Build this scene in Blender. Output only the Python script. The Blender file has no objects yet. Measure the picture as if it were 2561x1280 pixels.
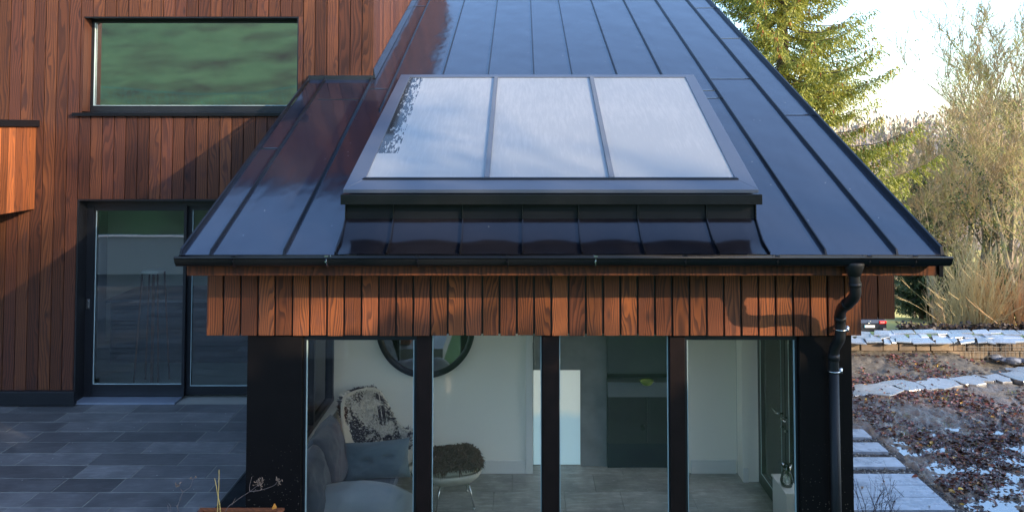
import bpy, math, random
from math import sin, cos, pi, radians, sqrt
from mathutils import Vector, noise, Matrix

# ------------------------------------------------------------------ camera
FPX, PPX, PPY = 1950.0, 1305.0, 250.0          # focal length and principal point in photo pixels (2561 wide)
PITCH = radians(2.2)
CZ = 3.325
sc = bpy.context.scene
C = sc.collection
cam_d = bpy.data.cameras.new('camera')
cam = bpy.data.objects.new('camera', cam_d); C.objects.link(cam)
cam.location = (0, 0, CZ); cam.rotation_euler = (pi/2 + PITCH, 0, 0)
cam_d.sensor_width = 36; cam_d.sensor_fit = 'HORIZONTAL'
cam_d.lens = 36*FPX/2561
cam_d.shift_x = -(PPX-1280.5)/2561
cam_d.shift_y = -(640-PPY)/2561
cam_d.clip_start = .05; cam_d.clip_end = 3000
sc.camera = cam

# ------------------------------------------------------------------ sky, sun, exposure
SUN = Vector((.80, -.56, .34)).normalized()
w = bpy.data.worlds.new('World'); sc.world = w; w.use_nodes = True
nt = w.node_tree; nt.nodes.clear()
wo = nt.nodes.new('ShaderNodeOutputWorld'); bg = nt.nodes.new('ShaderNodeBackground')
sky = nt.nodes.new('ShaderNodeTexSky'); sky.sky_type = 'NISHITA'; sky.sun_disc = False
sky.sun_elevation = math.asin(SUN.z); sky.sun_rotation = math.atan2(SUN.x, SUN.y)
sky.air_density = 1.0; sky.dust_density = .7; sky.ozone_density = 3.0
bg.inputs['Strength'].default_value = .15
nt.links.new(sky.outputs[0], bg.inputs[0]); nt.links.new(bg.outputs[0], wo.inputs[0])
sd = bpy.data.lights.new('sun', 'SUN'); sd.energy = 2.0; sd.angle = radians(.5); sd.color = (1, .78, .52)
so = bpy.data.objects.new('sun', sd); C.objects.link(so)
so.rotation_euler = SUN.to_track_quat('Z', 'Y').to_euler(); so.location = (20, -20, 20)
sc.view_settings.view_transform = 'Standard'; sc.view_settings.look = 'None'
sc.view_settings.exposure = 2.25; sc.view_settings.gamma = 1
sc.view_settings.use_curve_mapping = False

# ------------------------------------------------------------------ helpers
def ray(px, py):
    u = (px-PPX)/FPX; v = (PPY-py)/FPX
    return Vector((u, cos(PITCH)-v*sin(PITCH), sin(PITCH)+v*cos(PITCH)))
def at(px, py, Y):
    d = ray(px, py); t = Y/d.y
    return Vector((d.x*t, Y, CZ+d.z*t))
def atz(px, py, z):
    d = ray(px, py); t = (z-CZ)/d.z
    return Vector((d.x*t, d.y*t, z))
def X(px, py, Y): return at(px, py, Y).x
def Z(py, Y, px=1305): return at(px, py, Y).z

class MB:
    def __init__(s): s.v = []; s.f = []
    def poly(s, *pts):
        n = len(s.v); s.v += [tuple(p) for p in pts]; s.f.append(tuple(range(n, n+len(pts)))); return s
    def box(s, x0, x1, y0, y1, z0, z1):
        n = len(s.v)
        s.v += [(x0,y0,z0),(x1,y0,z0),(x1,y1,z0),(x0,y1,z0),(x0,y0,z1),(x1,y0,z1),(x1,y1,z1),(x0,y1,z1)]
        s.f += [tuple(n+i for i in q) for q in ((0,3,2,1),(4,5,6,7),(0,1,5,4),(1,2,6,5),(2,3,7,6),(3,0,4,7))]
        return s
    def hexa(s, p):      # 8 points: bottom ring, top ring
        n = len(s.v); s.v += [tuple(q) for q in p]
        s.f += [tuple(n+i for i in q) for q in ((0,3,2,1),(4,5,6,7),(0,1,5,4),(1,2,6,5),(2,3,7,6),(3,0,4,7))]
        return s
    def prism(s, pts, vec):   # closed outline swept along vec
        n = len(s.v); k = len(pts); vec = Vector(vec)
        s.v += [tuple(p) for p in pts] + [tuple(Vector(p)+vec) for p in pts]
        s.f.append(tuple(range(n, n+k))[::-1]); s.f.append(tuple(range(n+k, n+2*k)))
        for i in range(k):
            j = (i+1) % k; s.f.append((n+i, n+j, n+k+j, n+k+i))
        return s
    def tube(s, path, rad, n=8, caps=True):
        path = [Vector(p) for p in path]; m = len(path)
        if not hasattr(rad, '__len__'): rad = [rad]*m
        t0 = (path[1]-path[0]).normalized()
        a = t0.orthogonal().normalized(); base = len(s.v)
        for i, p in enumerate(path):
            t = (path[min(i+1, m-1)]-path[max(i-1, 0)]).normalized()
            a = (a - t*a.dot(t)).normalized(); b = t.cross(a)
            for k in range(n):
                q = 2*pi*k/n; s.v.append(tuple(p+(a*cos(q)+b*sin(q))*rad[i]))
        for i in range(m-1):
            for k in range(n):
                l = (k+1) % n
                s.f.append((base+i*n+k, base+i*n+l, base+(i+1)*n+l, base+(i+1)*n+k))
        if caps:
            s.f.append(tuple(base+k for k in range(n))[::-1]); s.f.append(tuple(base+(m-1)*n+k for k in range(n)))
        return s
    def grid(s, fn, nu, nv, closeu=False):
        n = len(s.v)
        for j in range(nv+1):
            for i in range(nu+(0 if closeu else 1)): s.v.append(tuple(fn(i/nu, j/nv)))
        wd = nu if closeu else nu+1
        for j in range(nv):
            for i in range(nu):
                i2 = (i+1) % wd
                s.f.append((n+j*wd+i, n+j*wd+i2, n+(j+1)*wd+i2, n+(j+1)*wd+i))
        return s
    def build(s, name, mat, parent=None, smooth=False, bevel=0, local=False, solid=0):
        me = bpy.data.meshes.new(name); me.from_pydata(s.v, [], s.f); me.update()
        if smooth: me.polygons.foreach_set('use_smooth', [True]*len(me.polygons))
        me.materials.append(mat)
        o = bpy.data.objects.new(name, me); C.objects.link(o)
        if parent is not None:
            o.parent = parent
            if not local and parent.parent is None: o.location = -parent.location
        if solid:
            m = o.modifiers.new('solid', 'SOLIDIFY'); m.thickness = solid; m.offset = 0
        if bevel:
            m = o.modifiers.new('bevel', 'BEVEL'); m.width = bevel; m.segments = 2; m.limit_method = 'ANGLE'
        return o

def tag(o, label=None, cat=None, group=None, kind=None):
    if label: o['label'] = label
    if cat: o['category'] = cat
    if group: o['group'] = group
    if kind: o['kind'] = kind
    return o
def empty(name, loc, label, cat, group=None, rz=0):
    o = bpy.data.objects.new(name, None); C.objects.link(o); o.location = loc; o.rotation_euler = (0, 0, rz)
    o.empty_display_size = .2
    return tag(o, label, cat, group)
def copy_thing(o, parent=None):
    c = o.copy(); C.objects.link(c); c.parent = parent
    for ch in list(o.children): copy_thing(ch, c)
    return c

# ---- node helpers
class NT:
    def __init__(s, name):
        s.m = bpy.data.materials.new(name); s.m.use_nodes = True; s.t = s.m.node_tree; s.t.nodes.clear()
        s.out = s.n('ShaderNodeOutputMaterial')
    def n(s, typ, **kw):
        nd = s.t.nodes.new(typ)
        for k, v in kw.items(): setattr(nd, k, v)
        return nd
    def link(s, a, b): s.t.links.new(a, b)
    def set(s, sock, v):
        if isinstance(v, bpy.types.NodeSocket): s.link(v, sock)
        else: sock.default_value = v
    def math(s, op, a, b=0.0, c=None, clamp=False):
        nd = s.n('ShaderNodeMath', operation=op, use_clamp=clamp); s.set(nd.inputs[0], a); s.set(nd.inputs[1], b)
        if c is not None: s.set(nd.inputs[2], c)
        return nd.outputs[0]
    def mix(s, fac, a, b, mode='MIX'):
        nd = s.n('ShaderNodeMix', data_type='RGBA', blend_type=mode); s.set(nd.inputs[0], fac)
        s.set(nd.inputs[6], a if isinstance(a, bpy.types.NodeSocket) else (*a, 1)[:4])
        s.set(nd.inputs[7], b if isinstance(b, bpy.types.NodeSocket) else (*b, 1)[:4])
        return nd.outputs[2]
    def ramp(s, fac, stops, interp='LINEAR'):
        nd = s.n('ShaderNodeValToRGB'); s.set(nd.inputs[0], fac); e = nd.color_ramp.elements
        nd.color_ramp.interpolation = interp
        while len(e) < len(stops): e.new(.5)
        for el, (p, c) in zip(e, stops):
            el.position = p; el.color = (*c, 1) if len(c) == 3 else c
        return nd.outputs[0]
    def coord(s, scale=(1,1,1), off=(0,0,0), kind='Object'):
        tc = s.n('ShaderNodeTexCoord'); mp = s.n('ShaderNodeMapping'); s.link(tc.outputs[kind], mp.inputs[0])
        mp.inputs['Scale'].default_value = scale; mp.inputs['Location'].default_value = off
        return mp.outputs[0]
    def noise(s, vec, scale, detail=3, rough=.5, dist=0, color=False):
        nd = s.n('ShaderNodeTexNoise'); s.link(vec, nd.inputs['Vector']); nd.inputs['Scale'].default_value = scale
        nd.inputs['Detail'].default_value = detail; nd.inputs['Roughness'].default_value = rough; nd.inputs['Distortion'].default_value = dist
        return nd.outputs[1 if color else 0]
    def rnd(s): return s.n('ShaderNodeNewGeometry').outputs['Random Per Island']
    def bump(s, h, strength=.3, dist=.01):
        nd = s.n('ShaderNodeBump'); nd.inputs['Strength'].default_value = strength; nd.inputs['Distance'].default_value = dist
        s.link(h, nd.inputs['Height']); return nd.outputs[0]
    def bsdf(s, color, rough=.5, metal=0, spec=.5, normal=None, **kw):
        b = s.n('ShaderNodeBsdfPrincipled')
        s.set(b.inputs['Base Color'], color if isinstance(color, bpy.types.NodeSocket) else (*color, 1)[:4])
        s.set(b.inputs['Roughness'], rough); s.set(b.inputs['Metallic'], metal); s.set(b.inputs['Specular IOR Level'], spec)
        if normal is not None: s.link(normal, b.inputs['Normal'])
        for k, v in kw.items(): s.set(b.inputs[k], v)
        s.b = b; s.link(b.outputs[0], s.out.inputs[0]); return s.m

def m_plain(name, col, rough=.5, metal=0, spec=.5, var=.12, nscale=6, bump=0.0, bscale=60, splash=None):
    t = NT(name); v = t.coord(); nz = t.noise(v, nscale, 4)
    c = t.mix(nz, [x*(1-var) for x in col], [min(1, x*(1+var)) for x in col])
    if splash is not None:      # dried mud splashes, thicker towards the foot
        sp_ = t.n('ShaderNodeSeparateXYZ'); t.link(v, sp_.inputs[0]); vo = t.n('ShaderNodeTexVoronoi'); t.link(v, vo.inputs['Vector']); vo.inputs['Scale'].default_value = 38
        sz_ = t.math('MULTIPLY', t.math('SUBTRACT', splash, sp_.outputs[2], clamp=True), t.math('MULTIPLY', t.noise(v, 5, 2), .42))
        c = t.mix(t.math('MULTIPLY', t.math('LESS_THAN', vo.outputs['Distance'], sz_), .6), c, (.16,.13,.10))
    nrm = t.bump(t.noise(v, bscale, 3), bump, .005) if bump else None
    r = t.math('ADD', rough-.05, t.math('MULTIPLY', nz, .1))
    return t.bsdf(c, r, metal, spec, nrm)

def m_wood(name, tint=(1,1,1), contrast=1.0, scale=1.0, gs=1.0):
    t = NT(name); tc = t.n('ShaderNodeTexCoord'); sp = t.n('ShaderNodeSeparateXYZ'); t.link(tc.outputs['Object'], sp.inputs[0])
    R = t.rnd()
    u = t.math('ADD', t.math('ADD', sp.outputs[0], sp.outputs[1]), t.math('MULTIPLY', R, 37.0))
    z = t.math('ADD', sp.outputs[2], t.math('MULTIPLY', R, 91.0))
    cb = t.n('ShaderNodeCombineXYZ'); t.link(u, cb.inputs[0]); t.link(z, cb.inputs[2])
    def mp(sx, sz):
        m = t.n('ShaderNodeMapping'); t.link(cb.outputs[0], m.inputs[0]); m.inputs['Scale'].default_value = (sx*scale, 1, sz*scale); return m.outputs[0]
    warp = t.noise(mp(4.2, .62), 1, 2, .5)
    kn = t.n('ShaderNodeTexVoronoi'); kn.feature = 'F1'; t.link(mp(6.5, 2.4), kn.inputs['Vector']); kn.inputs['Scale'].default_value = 1
    kn.inputs['Randomness'].default_value = 1
    kd = kn.outputs['Distance']
    knot = t.math('SUBTRACT', 1.0, t.math('MULTIPLY', kd, 6.0), clamp=True)
    kwarp = t.math('SUBTRACT', 1.0, t.math('MULTIPLY', kd, 3.0), clamp=True)
    fld = t.math('ADD', t.math('MULTIPLY', warp, 8.5*gs), t.math('ADD', t.math('MULTIPLY', u, 24.0*scale*gs), t.math('MULTIPLY', kwarp, 1.1)))
    rg = t.math('FRACT', fld)
    line = t.ramp(rg, [(0, (0,0,0)), (.35, (.12,.12,.12)), (.62, (.8,.8,.8)), (.90, (1,1,1)), (1, (.0,.0,.0))])
    fine = t.noise(mp(170, 4), 1, 3, .6)
    blot = t.noise(mp(5, 2.2), 1, 4, .6)
    blot2 = t.noise(mp(1.1, .8), 1, 2, .5)
    base = t.mix(blot, (.30, .105, .034), (.19, .062, .026))
    base = t.mix(t.math('MULTIPLY', R, .7), base, (.16, .052, .032))
    c = t.mix(t.math('MULTIPLY', line, .78*contrast), base, (.045, .022, .018))
    c = t.mix(t.math('MULTIPLY', fine, .35), c, (.10, .035, .022))
    c = t.mix(t.ramp(blot, [(.56, (0,0,0)), (.74, (.5,.5,.5))]), c, (.065, .035, .036))
    c = t.mix(t.math('MULTIPLY', knot, .9), c, (.03, .018, .018))
    rv = t.math('FRACT', t.math('MULTIPLY', R, 7.31)); br_ = t.math('ADD', .62, t.math('MULTIPLY', rv, .62)); cbn = t.n('ShaderNodeCombineXYZ'); [t.link(br_, cbn.inputs[i_]) for i_ in range(3)]
    c = t.mix(1.0, c, cbn.outputs[0], 'MULTIPLY'); c = t.mix(1.0, c, tint, 'MULTIPLY')
    h = t.math('ADD', t.math('MULTIPLY', line, -.7), t.math('MULTIPLY', fine, .5))
    r = t.math('ADD', .5, t.math('MULTIPLY', blot2, .2))
    return t.bsdf(c, r, 0, .22, t.bump(h, .35, .003))

def m_roof(name='roof_metal', col=(.012,.014,.022), rough=.12, metal=0.0, ior=1.58):
    t = NT(name); v = t.coord()
    big = t.noise(t.coord((1.9, 1, 1)), 1.9, 2, .4); streak = t.noise(t.coord((9, 1.2, 1.2)), 1.4, 4, .6); dots = t.noise(v, 45, 2)
    c = t.mix(streak, col, [x*1.35 for x in col])
    spk = t.n('ShaderNodeTexVoronoi'); t.link(v, spk.inputs['Vector']); spk.inputs['Scale'].default_value = 5.5
    sm = t.math('LESS_THAN', spk.outputs['Distance'], .028)
    c = t.mix(t.math('MULTIPLY', sm, .8), c, (.25, .26, .26))
    R = t.rnd()
    r = t.math('ADD', rough-.05, t.math('MULTIPLY', streak, .12))
    h = t.math('ADD', t.math('MULTIPLY', big, 1.0), t.math('MULTIPLY', dots, .006))
    return t.bsdf(c, r, metal, .8, t.bump(h, .28, .03), **{'IOR': ior, 'Specular Tint': (.88, .90, 1.0, 1)})

def m_glass(name, refl=.08, tint=(.92,.96,.95), ior=1.5, rough=0.0, bump=.0):
    t = NT(name)
    tr = t.n('ShaderNodeBsdfTransparent'); tr.inputs[0].default_value = (*tint, 1)
    gl = t.n('ShaderNodeBsdfGlossy'); gl.inputs['Roughness'].default_value = rough
    lw = t.n('ShaderNodeFresnel'); lw.inputs[0].default_value = ior
    fac = t.math('ADD', refl, t.math('MULTIPLY', lw.outputs[0], 1-refl), clamp=True)
    if bump:
        nn = t.bump(t.noise(t.coord(), .9, 2), bump, .02); t.link(nn, gl.inputs['Normal'])
    mx = t.n('ShaderNodeMixShader'); t.link(fac, mx.inputs[0]); t.link(tr.outputs[0], mx.inputs[1]); t.link(gl.outputs[0], mx.inputs[2])
    t.link(mx.outputs[0], t.out.inputs[0]); return t.m

def m_foliage(name, cols, rough=.55, trans=.35):
    t = NT(name); R = t.rnd()
    n = len(cols); c = t.ramp(R, [(i/(n-1), c_) for i, c_ in enumerate(cols)])
    v = t.coord(); c = t.mix(t.noise(v, 1.2, 2), c, t.mix(1.0, c, (.55,.6,.5), 'MULTIPLY'))
    d = t.n('ShaderNodeBsdfPrincipled'); t.link(c, d.inputs['Base Color']); d.inputs['Roughness'].default_value = rough
    tl = t.n('ShaderNodeBsdfTranslucent'); t.link(c, tl.inputs[0])
    mx = t.n('ShaderNodeMixShader'); mx.inputs[0].default_value = trans
    t.link(d.outputs[0], mx.inputs[1]); t.link(tl.outputs[0], mx.inputs[2]); t.link(mx.outputs[0], t.out.inputs[0]); return t.m

def m_tiles(name, cols, grout=(.09,.10,.12), rough=.4, ior=1.5):
    """natural stone tiles: each tile is a mesh island, so colour varies per tile"""
    t = NT(name); R = t.rnd(); v = t.coord()
    n1 = t.noise(v, 3.0, 6, .65); n2 = t.noise(t.coord((6, 30, 6)), 1, 5, .6); n3 = t.noise(v, 40, 3)
    c = t.ramp(R, [(i/(len(cols)-1), c_) for i, c_ in enumerate(cols)])
    c = t.mix(t.ramp(n1, [(.35, (0,0,0)), (.7, (1,1,1))]), c, t.mix(1.0, c, (1.9,1.85,1.8), 'MULTIPLY'))
    c = t.mix(t.math('MULTIPLY', t.ramp(n2, [(.5, (0,0,0)), (.75, (1,1,1))]), .4), c, t.mix(1.0, c, (2.2,2.2,2.2), 'MULTIPLY'))
    sp = t.n('ShaderNodeTexVoronoi'); t.link(v, sp.inputs['Vector']); sp.inputs['Scale'].default_value = 7
    c = t.mix(t.math('MULTIPLY', t.math('LESS_THAN', sp.outputs['Distance'], .05), .7), c, (.45,.45,.42))
    r = t.math('ADD', rough, t.math('MULTIPLY', n1, .25))
    return t.bsdf(c, r, 0, .5, t.bump(t.math('ADD', n1, t.math('MULTIPLY', n3, .25)), .35, .01), IOR=ior)

def m_frost():
    """skylight pane: clear outer face, condensation and run-off streaks on it"""
    t = NT('misted_skylight_glass')
    v = t.coord(); sk = t.noise(t.coord((42, 4.5, 4.5)), 1, 5, .65, .4); cl = t.noise(t.coord((1, 1, 1)), 1.5, 3, .5)
    sp = t.n('ShaderNodeSeparateXYZ'); t.link(v, sp.inputs[0])
    a = t.math('ADD', t.math('MULTIPLY', sk, 1.1), t.math('MULTIPLY', cl, .45))
    spy = t.n('ShaderNodeSeparateXYZ'); t.link(v, spy.inputs[0])
    a = t.math('ADD', a, t.math('MULTIPLY', t.math('SUBTRACT', spy.outputs[1], 7.2), .10))
    streak = t.ramp(a, [(.72, (0,0,0)), (.98, (1,1,1))])
    # droplets clear the mist along the left-hand end of the glass
    edge = t.math('SUBTRACT', 1.0, t.math('DIVIDE', t.math('ADD', sp.outputs[0], 1.29), .24), clamp=True)
    drop = t.math('GREATER_THAN', t.math('ADD', t.noise(t.coord((40, 9, 9)), 1, 4, .7), t.math('MULTIPLY', edge, .25)), .56)
    clear = t.math('MULTIPLY', t.math('MULTIPLY', t.math('GREATER_THAN', edge, .05), drop), t.math('GREATER_THAN', sp.outputs[1], 6.70))
    col = t.mix(streak, (.76, .80, .82), (.92, .93, .93))
    dif = t.n('ShaderNodeBsdfDiffuse'); t.link(col, dif.inputs[0])
    tl = t.n('ShaderNodeBsdfTranslucent'); tl.inputs[0].default_value = (1, 1, 1, 1)
    m1 = t.n('ShaderNodeMixShader'); m1.inputs[0].default_value = .80; t.link(dif.outputs[0], m1.inputs[1]); t.link(tl.outputs[0], m1.inputs[2])
    tr = t.n('ShaderNodeBsdfTransparent'); tr.inputs[0].default_value = (.85, .9, .9, 1)
    m2 = t.n('ShaderNodeMixShader')
    t.link(t.math('MULTIPLY', t.math('ADD', .93, t.math('MULTIPLY', streak, .06)), t.math('SUBTRACT', 1.0, t.math('MULTIPLY', clear, .85))), m2.inputs[0])
    t.link(tr.outputs[0], m2.inputs[1]); t.link(m1.outputs[0], m2.inputs[2])
    gl = t.n('ShaderNodeBsdfGlossy'); gl.inputs['Roughness'].default_value = .05
    fr = t.n('ShaderNodeFresnel'); fr.inputs[0].default_value = 1.95
    m3 = t.n('ShaderNodeMixShader'); t.link(fr.outputs[0], m3.inputs[0]); t.link(m2.outputs[0], m3.inputs[1]); t.link(gl.outputs[0], m3.inputs[2])
    t.link(m3.outputs[0], t.out.inputs[0]); return t.m

def m_mud():
    t = NT('wet_mud'); v = t.coord()
    n1 = t.noise(v, 1.1, 5, .6); n2 = t.noise(v, 14, 6, .7); n3 = t.noise(v, 60, 4, .7)
    sp = t.n('ShaderNodeSeparateXYZ'); t.link(v, sp.inputs[0])
    far = t.ramp(t.math('ADD', t.math('DIVIDE', t.math('SUBTRACT', sp.outputs[1], 10.6), 2.4), t.math('MULTIPLY', t.math('SUBTRACT', n1, .5), 1.2)), [(.2, (0,0,0)), (.6, (1,1,1))])
    c = t.mix(n2, (.060, .036, .022), (.20, .135, .085))
    c = t.mix(t.math('MULTIPLY', far, .9), c, t.mix(n2, (.050, .038, .020), (.125, .10, .052)))
    r = t.math('ADD', t.ramp(n1, [(.35, (.16,)*3), (.65, (.55,)*3)]), t.math('MULTIPLY', far, .25))
    return t.bsdf(c, r, 0, .7, t.bump(t.math('ADD', n2, t.math('MULTIPLY', n3, .5)), .8, .03), IOR=1.6)

def m_leaf(): 
    t = NT('fallen_leaf'); R = t.rnd()
    c = t.ramp(R, [(0, (.035,.018,.014)), (.35, (.07,.03,.022)), (.62, (.13,.045,.03)), (.80, (.06,.022,.018)), (.90, (.22,.06,.03)), (.97, (.30,.11,.03)), (1, (.5,.3,.03))])
    return t.bsdf(c, .35, 0, .6)

def m_bark(name, a, b, moss=None):
    t = NT(name); v = t.coord((1,1,.25)); n1 = t.noise(v, 12, 5, .65); n2 = t.noise(t.coord(), 1.1, 3)
    c = t.mix(n1, a, b)
    if moss: c = t.mix(t.ramp(n2, [(.48, (0,0,0)), (.66, (.8,.8,.8))]), c, moss)
    return t.bsdf(c, .85, 0, .2, t.bump(n1, .5, .02))

def m_grass(name, a, b, c3, scale=3):
    t = NT(name); v = t.coord(); n1 = t.noise(v, scale, 6, .7); n2 = t.noise(v, .25, 4, .6)
    c = t.mix(n1, a, b); c = t.mix(t.ramp(n2, [(.4, (0,0,0)), (.62, (1,1,1))]), c, c3)
    return t.bsdf(c, .9, 0, .1, t.bump(n1, .6, .1))

WOOD = m_wood('stained_larch', (.54,.58,.68), .9, 1.0, 1.3); WOODF = m_wood('stained_larch_close_grain', (1.35,1.22,1.02), 1.1, 1.0, 2.3)  # close-grain fascia larch carries its sunlight in a lighter, warmer tint
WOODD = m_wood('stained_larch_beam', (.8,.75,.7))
ROOF = m_roof(); APRONM = m_roof('apron_metal', (.006,.006,.008), .14, ior=1.42)
ROOFD = m_roof('curb_metal', (.006,.006,.007), .2, ior=1.38)
SEAMM = m_plain('seam_metal', (.006,.007,.010), .3, 0, .25, .1)  # roof metal darkened to paint in the shaded sides of the seams
FRAMESKY = m_plain('skylight_frame_paint', (.055,.065,.09), .3, 0, .7, .1, 5)
BLACK = m_plain('black_frame_paint', (.010,.011,.014), .38, 0, .5, .2)
COLUMN = m_plain('dark_brown_cladding', (.0060,.0045,.0042), .6, 0, .15, .35, 9, .1, 60, 1.1)
GUT = m_plain('black_gutter_coating', (.006,.0065,.009), .3, 0, .3, .2)
WHITE = m_plain('white_plaster', (.93,.90,.81), .85, 0, .2, .02)
WHITE2 = m_plain('white_gloss_woodwork', (.78,.78,.75), .4, 0, .5, .02)
GREYW = m_plain('grey_polished_plaster', (.22,.23,.24), .6, 0, .3, .35, 5)
DARKCAB = m_plain('dark_cabinet_lacquer', (.03,.032,.038), .35, 0, .5, .2)
CABGREY = m_plain('grey_cabinet', (.15,.17,.19), .5, 0, .4, .1)
STEEL = m_plain('brushed_steel', (.6,.6,.6), .25, 1, .5, .05)
GLASS = m_glass('window_glass', .02, (1.0,.985,.95), 1.38)
GLASSR = m_glass('coated_window_glass', .55, (.35,.42,.40), 1.5, .035, .12)
GLASSD = m_glass('coated_door_glass', .09, (.8,.84,.82), 1.5, 0, .05)
EDGE = m_plain('glass_edge_seal', (.35,.45,.45), .3, 0, .6, .05)
FROST = m_frost()
MIRROR = m_plain('mirror_silver', (.72,.74,.74), .03, 1, .5, .01)
SLATE = m_tiles('slate_paving', [(.040,.041,.043),(.088,.089,.092),(.055,.056,.058),(.115,.116,.118),(.046,.047,.050),(.075,.076,.078)])
SLATEIN = m_tiles('slate_floor_tiles', [(.19,.19,.185),(.26,.26,.25),(.22,.22,.215)], rough=.35)
CAPSLATE = m_tiles('wet_slate_capping', [(.09,.115,.15),(.15,.185,.235),(.12,.145,.19),(.20,.235,.29)], rough=.14, ior=1.9)
WETSLAB = m_tiles('wet_slate_slab', [(.17,.19,.225),(.22,.245,.285),(.195,.215,.25)], rough=.16)
JOINT = m_plain('mortar_joint', (.24,.24,.21), .9)
MUD = m_mud()

# ------------------------------------------------------------------ principal dimensions
EY = 5.93; WY = 9.606                      # eave line, facade plane
EZ = Z(637, EY); WZ = Z(197, WY, 850)
SL = (WZ-EZ)/(WY-EY)                       # roof slope
def RZ(Y): return EZ+(Y-EY)*SL
def roofpt(px, py):                         # where a sight line meets the roof plane
    d = ray(px, py); t = (CZ-EZ+EY*SL)/(d.y*SL-d.z)
    return Vector((d.x*t, d.y*t, CZ+d.z*t))
FY = 6.39; GY = 6.47                       # timber fascia, glazing line
GZ = -.50                                  # garden level on the right
IZ = -.55                                  # room floor
HTOP = 5.95
def HT(y): return HTOP+.42*(y-9.6)      # mono-pitched top of the tall block
WX = X(935, 100, WY)                       # outer corner of the tall block

# ------------------------------------------------------------------ ground sheet
def smooth(a, b, t):
    t = max(0, min(1, (t-a)/(b-a))); return t*t*(3-2*t)
def gh(x, y):
    z = -.85
    if y < 1.35:
        up = smooth(1.35, -1.2, y)*2.3
        hill = max(0, -1.2-y)*.33*(1-.80*smooth(-2, 16, x))
        z = -.85+.85*smooth(1.35, 1.2, y)+up+hill if x < 30 else z+up+hill
        z = min(z, 17+3*sin(x*.1))
    if y > 14:
        z = -.85-6.45*smooth(14.2, 38, y)
        z += -8*smooth(41, 75, y)+10.5*smooth(105, 200, y)
    z += .25*noise.noise(Vector((x*.12, y*.12, 0)))*smooth(16, 30, abs(y-6))
    return z
def axis(stops):
    out = []
    for a, b, st in stops:
        k = max(1, int((b-a)/st)); out += [a+(b-a)*i/k for i in range(k)]
    return out+[stops[-1][1]]
gx = axis([(-900,-100,100), (-100,-30,6), (-30,50,1.6), (50,130,6), (130,1100,100)])
gy = axis([(-900,-100,100), (-100,-20,5), (-20,-2,1), (-2,2,.25), (2,14,1.5), (14,60,1.5), (60,200,7), (200,1500,100)])
g = MB(); nx = len(gx)
for y in gy:
    for x in gx: g.v.append((x, y, gh(x, y)))
for j in range(len(gy)-1):
    for i in range(nx-1): g.f.append((j*nx+i, j*nx+i+1, (j+1)*nx+i+1, (j+1)*nx+i))
t = NT('grass_ground'); v = t.coord(); n1 = t.noise(v, 1.1, 7, .75); n2 = t.noise(v, .35, 5, .65)
sp = t.n('ShaderNodeSeparateXYZ'); t.link(v, sp.inputs[0])
gc = t.mix(n1, (.07,.12,.045), (.24,.34,.14)); gc = t.mix(t.ramp(n2, [(.46, (0,0,0)), (.70, (1,1,1))]), gc, (.08,.06,.04))
fc = t.mix(n1, (.42,.36,.11), (.62,.52,.18)); fc = t.mix(t.ramp(n2, [(.5, (0,0,0)), (.66, (1,1,1))]), fc, (.38,.30,.15))
gc = t.mix(t.math('GREATER_THAN', sp.outputs[1], 37.5), gc, fc); gc = t.mix(t.math('GREATER_THAN', sp.outputs[1], 118), gc, t.mix(n1, (.22,.17,.13), (.34,.27,.21)))
GRASS = t.bsdf(gc, .9, 0, .1, t.bump(n1, .6, .1))
tag(g.build('ground', GRASS, smooth=True), kind='structure')

# ------------------------------------------------------------------ terrace paving (each slab an island of one sheet)
def paving(x0, x1, y0, y1, z, row, lens, seed, gap=.010, clip=None, th=.03):
    r = random.Random(seed); mb = MB(); y = y1
    while y > y0:
        x = x0-r.random()*.6
        while x < x1:
            L = r.choice(lens); a, b = max(x, x0), min(x+L, x1)
            yy0 = max(y-row, y0)
            if b-a > .02: mb.box(a+gap/2, b-gap/2, yy0+gap/2, y-gap/2, z-th, z+r.uniform(-.0015, .0015))
            x += L
        y -= row
    return mb
GX = atz(614, 1175, 0).x                    # edge of the drain beside the glazed room
p = paving(-14, GX, 1.5, WY, 0, .288, [.55, .72, .9, .9], 5, .014)
tag(p.build('terrace_paving', SLATE), kind='structure')
p = paving(GX, -1.2, 1.5, 5.9, 0, .288, [.55, .72, .9], 6)
tag(p.build('terrace_paving', SLATE), kind='structure')
j = MB(); j.box(-14, GX, 1.5, WY+.3, -.2, -.003); j.box(GX, -1.2, 1.5, 5.9, -.2, -.003)
tag(j.build('terrace_bed', JOINT), kind='structure')

# drain grating
dr = empty('drain_grating', (GX+.2, 7.5, 0), 'black slotted drain grating between terrace and glazed room', 'drain grating')
m = MB(); m.box(GX+.003, GX+.02, 5.9, WY, -.03, .004); m.box(-2.32, -2.30, 5.9, WY, -.03, .004)
m.build('frame', GUT, dr)
m = MB(); y = 5.92
while y < WY-.01: m.box(GX+.02, -2.32, y, y+.008, -.02, .002); y += .022
m.build('slats', GUT, dr)
m = MB(); m.box(GX+.003, -2.30, 5.9, WY, -.2, -.12); m.build('channel', BLACK, dr)

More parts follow.
